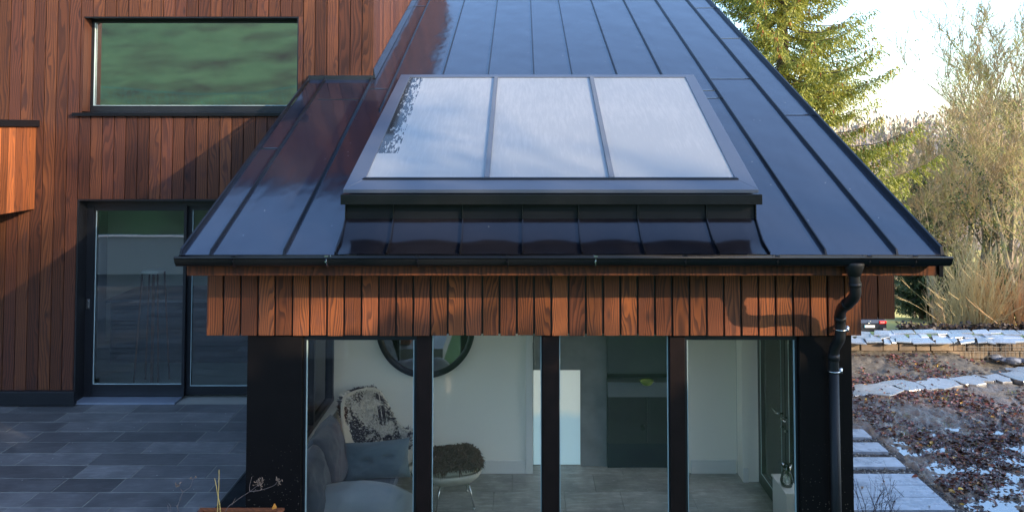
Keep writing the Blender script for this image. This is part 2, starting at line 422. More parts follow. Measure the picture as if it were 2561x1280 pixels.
# ------------------------------------------------------------------ HOUSE
house = empty('timber_house', (-2.0, 9.0, 0), 'dark stained timber house with black seamed metal roof and glazed garden room', 'house')
BW = .1445; GAP = .010
wx0, wx1 = X(208, 160, WY), X(747, 160, WY); wz0, wz1 = Z(285, WY, 450), Z(43, WY, 450)
dx0, dx1 = X(190, 750, WY), X(755, 750, WY); dz1 = Z(498, WY, 400)
b = MB(); x = WX; r = random.Random(3)
while x > -13.5:
    a, c = x-BW, x; cuts = []
    mid = (a+c)/2
    if c > wx0+.01 and a < wx1-.01: cuts.append((wz0, wz1))
    if c > dx0+.01 and a < dx1-.01: cuts.append((-1, dz1))
    lo = .115; segs = []
    for (c0, c1) in sorted(cuts):
        if c0 > lo: segs.append((lo, c0))
        lo = max(lo, c1)
    segs.append((lo, HTOP))
    for (s0, s1) in segs:
        # boards beside an opening are ripped to its edge
        A, B = a, c
        for (c0, c1), (o0, o1) in (((wz0, wz1), (wx0, wx1)), ((-1, dz1), (dx0, dx1))):
            pass
        b.box(A+GAP/2, B-GAP/2, WY-.022, WY, s0, s1)
    # strips left standing beside the openings
    for (o0, o1, q0, q1) in ((wx0, wx1, wz0, wz1), (dx0, dx1, .115, dz1)):
        if a < o0 < c and o0-a > .02 and c > o0+.01: b.box(a+GAP/2, o0, WY-.022, WY, q0, q1)
        if a < o1 < c and c-o1 > .02 and a < o1-.01: b.box(o1, c-GAP/2, WY-.022, WY, q0, q1)
    x -= BW
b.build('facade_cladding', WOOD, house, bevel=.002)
# structural wall behind the boards, built round the openings
k = MB(); w0, w1 = WY+.003, WY+.25
k.box(-13.5, dx0, w0, w1, 0, dz1); k.box(dx1, WX-.03, w0, w1, -.6, dz1)
k.box(-13.5, WX-.03, w0, w1, dz1, wz0); k.box(-13.5, wx0, w0, w1, wz0, wz1); k.box(wx1, WX-.03, w0, w1, wz0, wz1); k.box(-13.5, WX-.03, w0, w1, wz1, HTOP)
k.box(-13.5, dx0, WY-.012, WY+.002, .0, .105)
def wedge(x0, x1, y0, y1, zb_, zo=0): k.hexa([(x0,y0,zb_),(x1,y0,zb_),(x1,y1,zb_),(x0,y1,zb_),(x0,y0,HT(y0)+zo),(x1,y0,HT(y0)+zo),(x1,y1,HT(y1)+zo),(x0,y1,HT(y1)+zo)])
wedge(-13.5, -13.3, w1, 18, 0); k.box(-13.3, WX-.23, 17.8, 18, 0, HT(18)); wedge(WX-.23, WX-.03, w1, 18, -.6)
k.build('wall', COLUMN, house)
b = MB(); y = WY-.022
while y < 18:
    b.box(WX-.027, WX, y+GAP/2, y+BW-GAP/2, RZ(y)-.1, HT(y)-.01); y += BW
b.build('side_cladding', WOOD, house, bevel=.002)
k = MB(); k.hexa([(-13.7,WY-.10,HT(WY-.10)+.005),(WX+.06,WY-.10,HT(WY-.10)+.005),(WX+.06,18.2,HT(18.2)+.005),(-13.7,18.2,HT(18.2)+.005),(-13.7,WY-.10,HT(WY)+.10),(WX+.06,WY-.10,HT(WY)+.10),(WX+.06,18.2,HT(18.2)+.10),(-13.7,18.2,HT(18.2)+.10)]); k.build('upper_roof', GUT, house)
# projecting bay on the left
bx = X(93, 420, WY); bz0, bz1 = Z(522, WY, 90), Z(318, WY, 90)
b = MB(); y = WY-.024
while y > 7.2:
    b.box(bx-.022, bx, y-.128, y-GAP, bz0, bz1); y -= .128
ymin = y
x = bx-.022
while x > -9: b.box(x-BW+GAP, x, ymin-.022, ymin, bz0, bz1); x -= BW
b.build('bay_cladding', m_wood('bay_larch', (1.35,1.25,1.0), .8), house, bevel=.003)  # sun on the bay painted in as a brighter, warmer tint
k = MB(); k.box(-9, bx-.026, ymin+.003, WY-.025, bz0+.004, bz1-.002); k.build('bay_wall', COLUMN, house)
k = MB(); k.box(-9.1, X(103, 310, WY), ymin-.08, WY-.024, bz1+.002, Z(301, WY, 90)); k.build('bay_capping', GUT, house, bevel=.006)
k = MB(); k.box(-13.4, X(183, 980, 9.5), WY-.09, WY-.023, .012, Z(977, WY-.06)); k.build('plinth_trim', BLACK, house, bevel=.004)

# upper window
def window(name, label, parent, x0, x1, y, z0, z1, fw, glass, fd=.07, fwb=None, seal=True):
    fwb = fwb or fw
    o = MB(); o.box(x0, x1, y, y+fd, z0, z0+fwb); o.box(x0, x1, y, y+fd, z1-fw, z1)
    o.box(x0, x0+fw, y, y+fd, z0+fwb, z1-fw); o.box(x1-fw, x1, y, y+fd, z0+fwb, z1-fw)
    root = o.build(name, BLACK, parent, bevel=.003)
    if label: root['label'] = label
    q = MB(); q.box(x0+fw-.01, x1-fw+.01, y+fd*.45, y+fd*.45+.008, z0+fwb-.01, z1-fw+.01); q.build('pane', glass, root)
    if seal:
        q = MB(); e = .006; a, bb, c, d = x0+fw, x1-fw, z0+fwb, z1-fw; yy = y+.004
        q.box(a, a+e, yy, yy+.02, c, d); q.box(bb-e, bb, yy, yy+.02, c, d); q.box(a+e, bb-e, yy, yy+.02, c, c+e)
        q.build('seal', EDGE, root)
    return root
WYI = WY+.15
win = window('window', 'wide black framed picture window on the upper floor', house, wx0+.001, wx1-.001, WYI, wz0+.02, wz1-.001, .05, GLASSR, fwb=.085)
k = MB(); k.box(wx0-.09, wx1+.05, WY-.07, WY-.023, wz0-.028, wz0+.012)
k.hexa([(wx0+.001,WY-.023,wz0+.002),(wx1-.001,WY-.023,wz0+.002),(wx1-.001,WYI,wz0+.004),(wx0+.001,WYI,wz0+.004),(wx0+.001,WY-.023,wz0+.013),(wx1-.001,WY-.023,wz0+.013),(wx1-.001,WYI,wz0+.03),(wx0+.001,WYI,wz0+.03)])
k.build('sill', GUT, win)
k = MB(); k.box(wx0-.002, wx0+.014, WY-.02, WYI-.001, wz0+.03, wz1-.002); k.build('reveal', WOOD, win)
k = MB(); k.box(wx0+.015, wx1-.002, WY-.018, WYI-.001, wz1-.012, wz1-.002); k.box(wx1-.014, wx1-.002, WY-.018, WYI-.001, wz0+.03, wz1-.013); k.build('head', BLACK, win)

# sliding door
DYI = WY+.17
k = MB(); k.box(dx0+.001, dx0+.02, WY-.018, DYI, .002, dz1-.002); k.box(dx0+.02, dx1, WY-.018, DYI, dz1-.02, dz1-.002)
k.box(dx0+.02, dx0+.11, DYI, DYI+.12, .002, dz1-.02); k.box(dx0+.11, dx1, DYI, DYI+.12, dz1-.10, dz1-.021)
sd_ = k.build('sliding_door', BLACK, house); sd_['label'] = 'black framed sliding glass door opening onto the terrace'
s0, s1 = dx0+.11, X(457, 750, DYI)+.03
def leaf(x0, x1, y, top, bot):
    o = MB(); z0, z1 = .03, dz1-.10; L = X(236, 750, y) if x0 < -4.6 else x0+.09
    o.box(x0, L, y, y+.055, z0, z1); o.box(x1-.035, x1, y, y+.055, z0, z1)
    o.box(L, x1-.035, y, y+.055, z0, z0+bot); o.box(L, x1-.035, y, y+.055, z1-top, z1)
    f = o.build('door_leaf', BLACK, sd_, bevel=.002); f.location = (0, 0, 0)
    q = MB(); q.box(L-.01, x1-.03, y+.02, y+.028, z0+bot-.01, z1-top+.01); q.build('pane', GLASSD, sd_)
    q = MB(); q.box(L, x1-.035, y+.002, y+.015, z0+bot, z0+bot+.007); q.box(L, L+.006, y+.002, y+.015, z0+bot+.007, z1-top); q.build('seal', EDGE, sd_)
leaf(s0, s1, DYI+.005, .06, .15); leaf(s1-.04, dx1, DYI+.065, .06, .11)
k = MB(); hx = X(221, 760, DYI); hz = Z(760, DYI, 221)
k.box(hx-.022, hx+.018, DYI-.006, DYI+.004, hz-.06, hz+.06); k.box(hx-.012, hx+.008, DYI-.012, DYI-.006, hz-.045, hz+.045); k.build('handle', STEEL, sd_, bevel=.004)
k = MB(); k.box(dx0+.02, s1-.02, WY-.03, DYI+.004, .004, .028); th = k.build('threshold', m_plain('threshold_metal', (.30,.34,.42), .3, .5), sd_)

# ---- roof
zt = lambda x, Y, o=0: (x, Y, RZ(Y)+o)
TOPY = 16.5
RL = X(447, 637, EY); RR = X(2362, 637, EY); LX = WX-.02
sk0, sk1 = -1.37, 1.86
rf = MB(); seam_parts = []
def slab(x0, x1, y0, y1, o=0.0, th=.07):
    rf.hexa([zt(x0,y0,o-th), zt(x1,y0,o-th), zt(x1,y1,o-th), zt(x0,y1,o-th), zt(x0,y0,o), zt(x1,y0,o), zt(x1,y1,o), zt(x0,y1,o)])
seams_full = [-.985, -.42, .152, .63, 1.19, 1.75, 2.30, 2.84]
slab(RL, -2.36, EY, WY-.024); slab(-2.36, -1.82, EY, WY-.024, .0005)
slab(-1.82+.0, sk0-.0, EY, TOPY, 0)
edges = [sk0]+[s for s in seams_full if s < sk1]+[sk1]
for a, c in zip(edges, edges[1:]): slab(a, c, 8.42, TOPY, r.uniform(-.0008, .0008))
for a, c in ((sk1, 2.30), (2.30, 2.84), (2.84, RR)): slab(a, c, EY, TOPY, r.uniform(-.0008, .0008))
def seam(x, y0, y1, x2=None, h=.03, wd=.009, o=0):
    x2 = x if x2 is None else x2; sm_ = MB(); seam_parts.append(sm_)
    sm_.hexa([zt(x-wd,y0,o-.002), zt(x+wd,y0,o-.002), zt(x2+wd,y1,o-.002), zt(x2-wd,y1,o-.002), zt(x-wd*.6,y0+.02,o+h), zt(x+wd*.6,y0+.02,o+h), zt(x2+wd*.6,y1,o+h), zt(x2-wd*.6,y1,o+h)])
seam(RL+.012, EY, WY-.024, RL-.03, .035, .012); seam(-2.355, EY, WY-.024, -2.42); seam(-1.80, EY, WY+.0, -1.845, .035)
seam(-1.575, 8.6, TOPY, -1.60); seam(-1.41, EY, 8.6, -1.50)
for x in (-.985, -.42, .152, .63, 1.19, 1.75): seam(x, 8.5, TOPY, h=.022 if x < 1 else .03)
for x in (2.30, 2.84): seam(x, EY, TOPY, h=.034)
seam(RR-.012, EY, TOPY, RR+.02, .05, .014)
def lap(x0, x1, Y):      # horizontal welted joint, lower sheet proud
    rf.hexa([zt(x0,Y-.02,.001), zt(x1,Y-.02,.001), zt(x1,Y+.004,.001), zt(x0,Y+.004,.001), zt(x0,Y-.02,.007), zt(x1,Y-.02,.007), zt(x1,Y+.004,.004), zt(x0,Y+.004,.004)])
for x0, x1, py, px in ((2.85,RR,20,1810),(2.85,RR,96,1850),(2.85,RR,287,2010),(2.31,2.83,197,1840),(1.88,2.29,226,1775),(RL+.02,-2.37,371,690),(-2.34,-1.81,248,820),(-1.81,-1.59,16,1045),(-1.81,-1.59,222,960),(1.88,2.29,245,1790)):
    lap(x0, x1, roofpt(px, py).y)
rf.hexa([(WX+.002,WY-.024,RZ(WY)),(WX+.03,WY-.024,RZ(WY)),(WX+.03,TOPY,RZ(TOPY)),(WX+.002,TOPY,RZ(TOPY)),(WX+.002,WY-.024,RZ(WY)+.12),(WX+.006,WY-.024,RZ(WY)+.12),(WX+.006,TOPY,RZ(TOPY)+.12),(WX+.002,TOPY,RZ(TOPY)+.12)])
rf.box(RL-.03, WX, WY-.045, WY-.0235, RZ(WY)-.04, RZ(WY)+.035)
# rear slope
rf.poly((WX, TOPY, RZ(TOPY)), (RR, TOPY, RZ(TOPY)), (RR, TOPY+4, RZ(TOPY)-2), (WX, TOPY+4, RZ(TOPY)-2))
roof = rf.build('roof', ROOF, house); roof['label'] = 'black standing seam metal roof sloping to the gutter'
for sm_ in seam_parts: sm_.build('standing_seam', SEAMM, roof)

# ---- roof light
sy0, sy1 = 6.09, 8.47
oz0 = Z(474, sy0, 1380); oz1 = Z(187, sy1, 1370)
def SZ(Y): return oz0+(Y-sy0)*(oz1-oz0)/(sy1-sy0)
bl, br = X(858, 474, sy0), X(1897, 474, sy0); tl_, tr_ = X(1003, 187, sy1), X(1735, 187, sy1)
def SP(u, Y, o=0):     # u 0..1 across the frame
    k_ = (Y-sy0)/(sy1-sy0); l = bl+(tl_-bl)*k_; rr = br+(tr_-br)*k_
    return (l+(rr-l)*u, Y, SZ(Y)+o)
def SPx(x, Y, o=0): return (x, Y, SZ(Y)+o)
def hx(pts, lo, hi, mb):
    mb.hexa([(p_[0], p_[1], p_[2]+lo) for p_ in pts]+[(p_[0], p_[1], p_[2]+hi) for p_ in pts])
W_ = .135; UL = W_/(br-bl)
gy0, gy1 = sy0+.165, sy1-.07
fr = MB()
hx([SP(0,sy0), SP(1,sy0), SP(1-UL,gy0), SP(UL,gy0)], -.028, 0, fr)
hx([SP(UL*.8,gy1), SP(1-UL*.8,gy1), SP(1,sy1), SP(0,sy1)], -.028, 0, fr)
hx([SP(0,sy0), SP(UL,gy0), SP(UL*.8,gy1), SP(0,sy1)], -.028, .0005, fr)
hx([SP(1-UL,gy0), SP(1,sy0), SP(1,sy1), SP(1-UL*.8,gy1)], -.028, .0005, fr)
sky_ = fr.build('skylight', FRAMESKY, house, bevel=.002); sky_['label'] = 'raised three-pane rooflight misted with condensation'
g0, g1 = SP(UL, gy0)[0], SP(1-UL, gy0)[0]
b1, b2 = X(1218, 440, gy0), X(1531, 440, gy0); t1, t2 = X(1241, 192, gy1), X(1479, 192, gy1)
T0, T1 = SP(UL*.8, gy1)[0], SP(1-UL*.8, gy1)[0]
for (a0, a1, c0, c1) in ((g0, b1, T0, t1), (b1, b2, t1, t2), (b2, g1, t2, T1)):
    q = MB(); hx([SPx(a0,gy0), SPx(a1,gy0), SPx(c1,gy1), SPx(c0,gy1)], -.018, -.010, q); q.build('pane', FROST, sky_)
for (a0, c0) in ((b1, t1), (b2, t2)):
    q = MB(); hx([SPx(a0-.02,gy0+.005), SPx(a0+.02,gy0+.005), SPx(c0+.02,gy1-.005), SPx(c0-.02,gy1-.005)], -.015, .012, q); q.build('glazing_bar', m_plain('glazing_bar_grey', (.09,.10,.12), .45), sky_)
q = MB(); hx([SPx(g0-.02,gy0-.018), SPx(g1+.02,gy0-.018), SPx(g1+.01,gy0+.004), SPx(g0-.01,gy0+.004)], .0, .010, q)
q.build('bottom_bead', GUT, sky_)
q = MB(); q.box(bl-.02, br+.03, sy0+.0, sy0+.19, Z(512, sy0, 1380), Z(486, sy0, 1380)); q.box(bl+.03, br-.03, sy0+.06, sy0+.2, Z(486, sy0)+.002, oz0-.03)
q.build('front_ledge', ROOFD, sky_, bevel=.004)
q = MB()   # curb walls
cw0, cw1 = sk0+.005, sk1-.012
for xx, x2 in ((cw0, cw0+.04), (cw1-.04, cw1)):
    q.hexa([(xx,sy0+.17,RZ(sy0+.17)-.1),(x2,sy0+.17,RZ(sy0+.17)-.1),(x2,sy1-.05,RZ(sy1)-.1),(xx,sy1-.05,RZ(sy1)-.1),(xx,sy0+.17,SZ(sy0+.17)-.03),(x2,sy0+.17,SZ(sy0+.17)-.03),(x2,sy1-.05,SZ(sy1-.05)-.03),(xx,sy1-.05,SZ(sy1-.05)-.03)])
q.box(cw0, cw1, sy1-.09, sy1-.05, RZ(sy1)-.1, SZ(sy1-.09)-.03)
q.box(cw0+.04, cw1-.04, sy0+.21, sy0+.235, 2.2, SZ(sy0+.2)-.04)
for sgn, xe in ((-1, cw0), (1, cw1)):     # upturned flashing corners beside the curb
    q.hexa([(xe,7.6,RZ(7.6)+.001),(xe+sgn*.14,7.6,RZ(7.6)+.001),(xe+sgn*.16,8.0,RZ(8.0)+.001),(xe,8.0,RZ(8.0)+.001),(xe,7.6,RZ(7.6)+.09),(xe+sgn*.14,7.6,RZ(7.6)+.012),(xe+sgn*.16,8.0,RZ(8.0)+.008),(xe,8.0,RZ(8.0)+.1)])
q.build('curb', ROOFD, sky_)
prof = [(EY, EZ+.002), (EY+.05, EZ+.0235), (EY+.10, EZ+.046), (EY+.14, EZ+.074), (EY+.18, EZ+.117), (EY+.215, EZ+.166), (EY+.24, EZ+.205), (EY+.258, EZ+.232), (EY+.264, EZ+.240), (EY+.268, EZ+.40)]
def apx(px): return X(px, 635, EY)
AL, AR = X(838, 635, EY), X(1925, 635, EY)
TL_, TR_ = X(866, 530, 6.2), X(1888, 530, 6.2)
ap = MB(); cols_ = [AL]+[apx(p_) for p_ in (967,1150,1307,1456,1614,1800)]+[AR]
tops = [TL_]+[X(p_, 530, 6.2) for p_ in (985,1158,1307,1446,1594,1765)]+[TR_]
def apt(i, k_, o=0):     # k_: profile index
    Y, z = prof[k_]; f_ = smooth(0, 1, (k_/(len(prof)-2)) if k_ < len(prof)-1 else 1)
    return (cols_[i]+(tops[i]-cols_[i])*f_, Y, z+o)
for i in range(7):
    n0 = len(ap.v)
    for k_ in range(len(prof)):
        a, c = apt(i, k_), apt(i+1, k_)
        for q_ in range(9):     # slight pan between seams, buckled at the eave
            u = q_/8; bul = .004*sin(pi*u)*(1 if k_ < 8 else .2)+(.010*sin(pi*u)*(1-abs(k_-2)/2) if k_ < 4 else 0)
            ap.v.append((a[0]+(c[0]-a[0])*u, a[1], a[2]+bul))
    for k_ in range(len(prof)-2):
        for q_ in range(8):
            ap.f.append((n0+k_*9+q_, n0+k_*9+q_+1, n0+(k_+1)*9+q_+1, n0+(k_+1)*9+q_))
cf = MB()
for i in range(7): cf.poly(apt(i, 8), apt(i+1, 8), apt(i+1, 9), apt(i, 9))
cf.build('curb_face', SEAMM, sky_)  # shade of the recess put in as a darker metal strip
apron = ap.build('apron', APRONM, sky_, smooth=True)
for i in range(8):
    q = MB()
    for k_ in range(len(prof)-1):
        a, c = Vector(apt(i, k_)), Vector(apt(i, k_+1)); n_ = Vector((0, -(c.z-a.z), c.y-a.y)).normalized()*.024; wv = Vector((.004, 0, 0))
        q.hexa([a-wv, a+wv, c+wv, c-wv, a-wv+n_, a+wv+n_, c+wv+n_, c-wv+n_])
    q.build('seam', ROOFD, sky_)
for (i, sg) in ((0, -1), (7, 1)):        # closing cheeks
    pts = [apt(i, k_) for k_ in range(len(prof))]
    q = MB(); q.poly(*([Vector(p_)+Vector((sg*.003,0,0)) for p_ in pts]+[Vector((tops[i]+sg*.003, 6.5, prof[-1][1])), Vector((tops[i]+sg*.003, 6.5, RZ(6.5)-.02))]))
    q.build('apron_cheek', ROOFD, sky_)

# ---- gutter, brackets, eaves beam
gl, gr = X(445, 640, 5.86), X(2371, 640, 5.86); gz = Z(643, 5.82)
m = MB(); n_ = 14; R_ = .062; gyc = 5.855
def gp(x):
    out = []
    for i in range(n_+1):
        a = pi+pi*i/n_; out.append((x, gyc+cos(a)*R_, gz+sin(a)*R_*1.15))
    return out
A_, B_ = gp(gl), gp(gr); base = len(m.v); m.v += A_+B_
for i in range(n_): m.f.append((base+i, base+i+1, base+n_+1+i+1, base+n_+1+i))
m.f.append(tuple(base+i for i in range(n_+1))); m.f.append(tuple(base+n_+1+i for i in range(n_+1))[::-1])
m.tube([(gl, gyc-R_, gz), (gr, gyc-R_, gz)], .009, 8)
gut = m.build('gutter', GUT, house, smooth=True)
for px in (583, 817, 1044, 1270, 1490, 1715, 1945, 2175, 2290):
    q = MB(); x = X(px, 650, 5.8)
    q.tube([(x, gyc+cos(pi+pi*i/8)*(R_+.004), gz+sin(pi+pi*i/8)*(R_*1.15+.004)) for i in range(9)], .005, 5)
    q.box(x-.014, x+.014, gyc-R_-.006, gyc-R_+.02, gz+.004, gz+.016)
    q.tube([(x-.004, gyc-R_-.012, gz-.028), (x-.004, gyc-R_+.005, gz-.028)], .007, 8)
    q.build('gutter_bracket', STEEL if px in (817, 1490) else GUT, gut)
m = MB(); bx0, bx1 = X(472, 680, 6.0), X(2338, 680, 6.0); zb = Z(689, 5.97)
m.box(bx0, bx1, 5.965, 6.03, zb, EZ-.075)
m.build('eaves_board', WOODD, house, bevel=.003)
m = MB(); m.box(bx0+.01, bx1-.01, 6.032, 7.0, zb+.02, zb+.035); m.build('soffit', BLACK, house)
m = MB(); m.hexa([(bx0-.08,5.95,EZ-.09),(RL+.03,5.95,EZ-.09),(RL+.03,WY-.03,RZ(WY)-.11),(RL,WY-.03,RZ(WY)-.11),(bx0-.08,5.95,EZ-.071),(RL+.03,5.95,EZ-.071),(RL+.03,WY-.03,RZ(WY)-.071),(RL,WY-.03,RZ(WY)-.071)])
m.build('verge_trim', GUT, house); m = MB()
m.hexa([(RR-.03,5.95,EZ-.17),(RR,5.95,EZ-.17),(RR,TOPY,RZ(TOPY)-.17),(RR-.03,TOPY,RZ(TOPY)-.17),(RR-.03,5.95,EZ-.071),(RR,5.95,EZ-.071),(RR,TOPY,RZ(TOPY)-.071),(RR-.03,TOPY,RZ(TOPY)-.071)])
m.build('verge_trim', GUT, house)

# ---- timber fascia
f0, f1 = X(515, 780, FY), X(2156, 780, FY); fz0, fz1 = Z(839, FY, 1300), zb+.02
nb = 38; wd = (f1-f0)/nb; m = MB(); r = random.Random(11)
for i in range(nb):
    m.box(f0+i*wd+.008, f0+(i+1)*wd-.008, FY-r.uniform(0, .003), FY+.022, fz0+r.uniform(-.003, .003), fz1)
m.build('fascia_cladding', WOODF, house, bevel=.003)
f2 = X(2239, 750, 6.96); z2 = Z(798, 6.96, 2190); m = MB(); wd2 = (f2-X(2152, 750, 6.96))/2
for i in range(4): m.box(f2-(i+1)*wd2+.005, f2-i*wd2-.005, 6.96, 6.98, z2, 2.4)
m.build('fascia_return', WOODF, house, bevel=.003)
m = MB(); y = 6.99
while y < TOPY-.3:
    m.box(f2-.022, f2, y, y+BW-GAP, z2, RZ(y)-.16); y += BW
m.build('side_fascia', WOODF, house)
m = MB(); m.box(f0+.01, f1-.01, FY+.024, FY+.07, fz0+.01, fz1); m.box(2.6, f2-.025, 6.985, 7.03, z2+.01, 2.38)
pz1 = fz0+.10
m.build('fascia_backing', BLACK, house)
# left cheek of the fascia, boards running back under the verge
m = MB(); y = FY+.0
while y < WY-.2:
    m.box(f0+.0, f0+.02, y+.024+GAP, y+.024+BW-.0, fz0, RZ(y)-.12); y += BW
m.build('cheek_cladding', WOODF, house)

# ---- posts and glazing of the garden room
cx0, cx1 = X(617, 1000, FY+.03), X(754, 1000, FY+.03)
rx0, rx1 = X(1999, 1000, FY+.05), X(2132, 1000, FY+.03)
m = MB(); m.box(cx0, cx1, FY+.03, FY+.18, IZ-.05, fz0+.15); m.build('corner_post', COLUMN, house, bevel=.003)
m = MB(); m.box(rx0, rx1, FY+.03, FY+.18, IZ-.05, fz0+.15); m.build('corner_post', COLUMN, house, bevel=.003)
posts = [(1041, 1077), (1357, 1397), (1676, 1714)]
BROWNP = m_plain('dark_stained_post', (.013,.0065,.0055), .55, 0, .2, .45, 12, .15)
for (a, c) in posts:
    m = MB(); m.box(X(a, 1000, FY+.05), X(c, 1000, FY+.05), FY+.05, FY+.17, IZ-.05, fz0+.15); m.build('post', BROWNP, house, bevel=.004)
bays = [(cx1, X(1041,1000,FY+.05), True), (X(1077,1000,FY+.05), X(1357,1000,FY+.05), False), (X(1397,1000,FY+.05), X(1676,1000,FY+.05), False), (X(1714,1000,FY+.05), rx0, True)]
for i, (a, c, fr_) in enumerate(bays):
    window('window', None, house, a+.001, c-.001, GY, IZ, (Z(850, GY)+.022) if fr_ else fz0+.08, .022 if fr_ else .008, GLASS, .05)
    if fr_:
        m = MB(); m.box(a+.001, c-.001, GY-.005, GY+.06, Z(850, GY)+.0225, fz0+.1); m.build('window_head', BLACK, house)

# ---- garden room interior
m = MB(); m.box(-2.3, 2.7, FY+.19, 14.5, IZ-.2, IZ-.032); m.build('floor_bed', JOINT, house)
p = paving(-2.28, 2.68, FY+.19, 14.4, IZ, .42, [.6, .75, .9], 8, .004); p.build('floor_tiles', SLATEIN, house)
BY = 8.98
xw = X(1330, 1000, BY)
m = MB(); m.box(-2.33, xw, BY, BY+.14, IZ, RZ(BY)-.09)
x3a, x3b, x3c = X(1722, 1000, 8.98), X(1842, 1000, 8.98), X(1886, 1050, 8.75)
m.box(x3a, x3b, 8.98, 9.12, IZ, RZ(9)-.09); m.box(x3b+.002, 2.62, 8.76, 8.98, IZ, RZ(8.8)-.09)
m.build('inner_wall', WHITE, house)
m = MB(); sk = .15
for bb_ in ((-2.25, xw-.07, BY-.018, BY-.001, IZ, IZ+sk*.95), (x3a+.02, x3b-.02, 8.962, 8.979, IZ, IZ+sk), (x3b+.004, 2.5, 8.742, 8.759, IZ, IZ+sk)):
    m = MB(); m.box(*bb_); m.build('skirting', WHITE2, house, bevel=.003)
m = MB(); m.box(xw-.068, xw+.012, BY-.022, BY+.16, IZ, 2.2); m.build('architrave', WHITE2, house, bevel=.003)
m = MB(); GB = 9.16
xa, xb = X(1452, 1050, GB), X(1518, 1050, GB)
m.box(xa, xb, GB, GB+.12, IZ, 3.3); m.box(xw+.02, xa, GB+.0, GB+.12, Z(925, GB), 3.3); m.box(xb, x3a+.1, GB+.2, GB+.3, IZ, 3.3)
m.build('inner_partition', GREYW, house)
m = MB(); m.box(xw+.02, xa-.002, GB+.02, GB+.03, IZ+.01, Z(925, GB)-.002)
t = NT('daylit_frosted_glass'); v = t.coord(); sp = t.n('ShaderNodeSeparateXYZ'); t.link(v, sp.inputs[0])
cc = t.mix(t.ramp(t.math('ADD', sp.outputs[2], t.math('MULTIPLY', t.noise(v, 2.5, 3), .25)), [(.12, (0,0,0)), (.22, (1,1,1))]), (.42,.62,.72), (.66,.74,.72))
t.bsdf(cc, .3, 0, .5); t.link(cc, t.b.inputs['Emission Color']); t.b.inputs['Emission Strength'].default_value = .10  # added glow in place of daylight from behind the panel
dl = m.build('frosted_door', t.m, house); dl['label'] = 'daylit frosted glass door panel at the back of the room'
m = MB(); m.box(-2.33, -2.31, 9.2, 14.4, IZ, 2.6); m.box(-2.3, 2.7, 14.4, 14.5, IZ, 4); m.box(2.69, 2.71, 9.0, 14.4, IZ, 3.4)
m.build('rear_wall', WHITE, house)
# ceiling lining round the rooflight
m = MB()
def cl(x0, x1, y0, y1): m.hexa([zt(x0,y0,-.13), zt(x1,y0,-.13), zt(x1,y1,-.13), zt(x0,y1,-.13), zt(x0,y0,-.10), zt(x1,y0,-.10), zt(x1,y1,-.10), zt(x0,y1,-.10)])
cl(-2.34, cw0, FY+.1, 14.4); cl(cw1, 2.7, FY+.1, 14.4); cl(cw0, cw1, 8.44, 14.4); m.build('ceiling', WHITE, house)
# left side wall of the room: low wall, frames, glass
lx = cx0+.002; sz = .26
m = MB(); m.box(lx, lx+.02, FY+.19, WY, IZ-.1, sz); m.build('side_wall', COLUMN, house); m = MB(); m.box(lx, lx+.06, FY+.19, WY, 2.02, RZ(FY)-.1); m.build('side_beam', COLUMN, house)
m = MB(); m.box(lx+.021, lx+.14, FY+.19, BY, IZ, sz-.03); m.build('side_wall_lining', WHITE, house)
sw = MB(); sw.box(lx+.02, lx+.10, FY+.19, BY, sz, sz+.05); sw.box(lx+.02, lx+.10, FY+.19, BY, 1.95, 2.02)
for y in (FY+.19, 7.55, 8.1, 8.90): sw.box(lx+.02, lx+.10, y, y+.06, sz+.05, 1.95)
swo = sw.build('side_window', BLACK, house)
q = MB(); q.box(lx+.05, lx+.058, FY+.2, BY, sz+.04, 1.96); q.build('pane', GLASS, swo)
q = MB(); q.box(lx+.021, lx+.20, FY+.19, BY, sz-.028, sz-.002); q.build('sill', WHITE2, swo)
# right side: glazed double doors
rx = 2.60
k = MB(); k.box(rx, rx+.09, FY+.19, 6.9, IZ, 2.1); k.box(rx, rx+.09, 6.9, 8.76, 1.98, 2.3); gd = k.build('garden_doors', BLACK, house)
gd['label'] = 'black framed glazed double doors on the right side'
for (a, c) in ((6.93, 7.83), (7.85, 8.74)):
    k = MB(); k.box(rx+.01, rx+.07, a, a+.10, IZ+.01, 1.97); k.box(rx+.01, rx+.07, c-.10, c, IZ+.01, 1.97); k.box(rx+.01, rx+.07, a+.10, c-.10, IZ+.01, IZ+.14); k.box(rx+.01, rx+.07, a+.10, c-.10, 1.87, 1.97)
    k.build('door_leaf', BLACK, gd, bevel=.002)
    k = MB(); k.box(rx+.035, rx+.043, a+.09, c-.09, IZ+.13, 1.88); k.build('pane', GLASS, gd)
    k = MB(); k.box(rx+.006, rx+.012, a+.10, a+.107, IZ+.14, 1.87); k.box(rx+.006, rx+.012, c-.107, c-.10, IZ+.14, 1.87); k.box(rx+.006, rx+.012, a+.107, c-.107, IZ+.14, IZ+.147); k.build('seal', EDGE, gd)
for yh, sg in ((7.78, -1), (7.90, 1)):
    k = MB(); zh = .50; k.tube([(rx+.01, yh, zh), (rx-.05, yh, zh), (rx-.055, yh+sg*.005, zh), (rx-.055, yh+sg*.12, zh+.005)], .009, 8)
    k.build('handle', STEEL, gd, smooth=True); k = MB(); k.tube([(rx+.01, yh, zh-.13), (rx-.02, yh, zh-.13)], .012, 8); k.build('lock', STEEL, gd, smooth=True)
# right wall of the house behind, below the roof
m = MB(); m.box(rx1-.12, rx1, 8.78, TOPY, -1, RZ(8.8)-.2); m.build('right_wall', COLUMN, house)

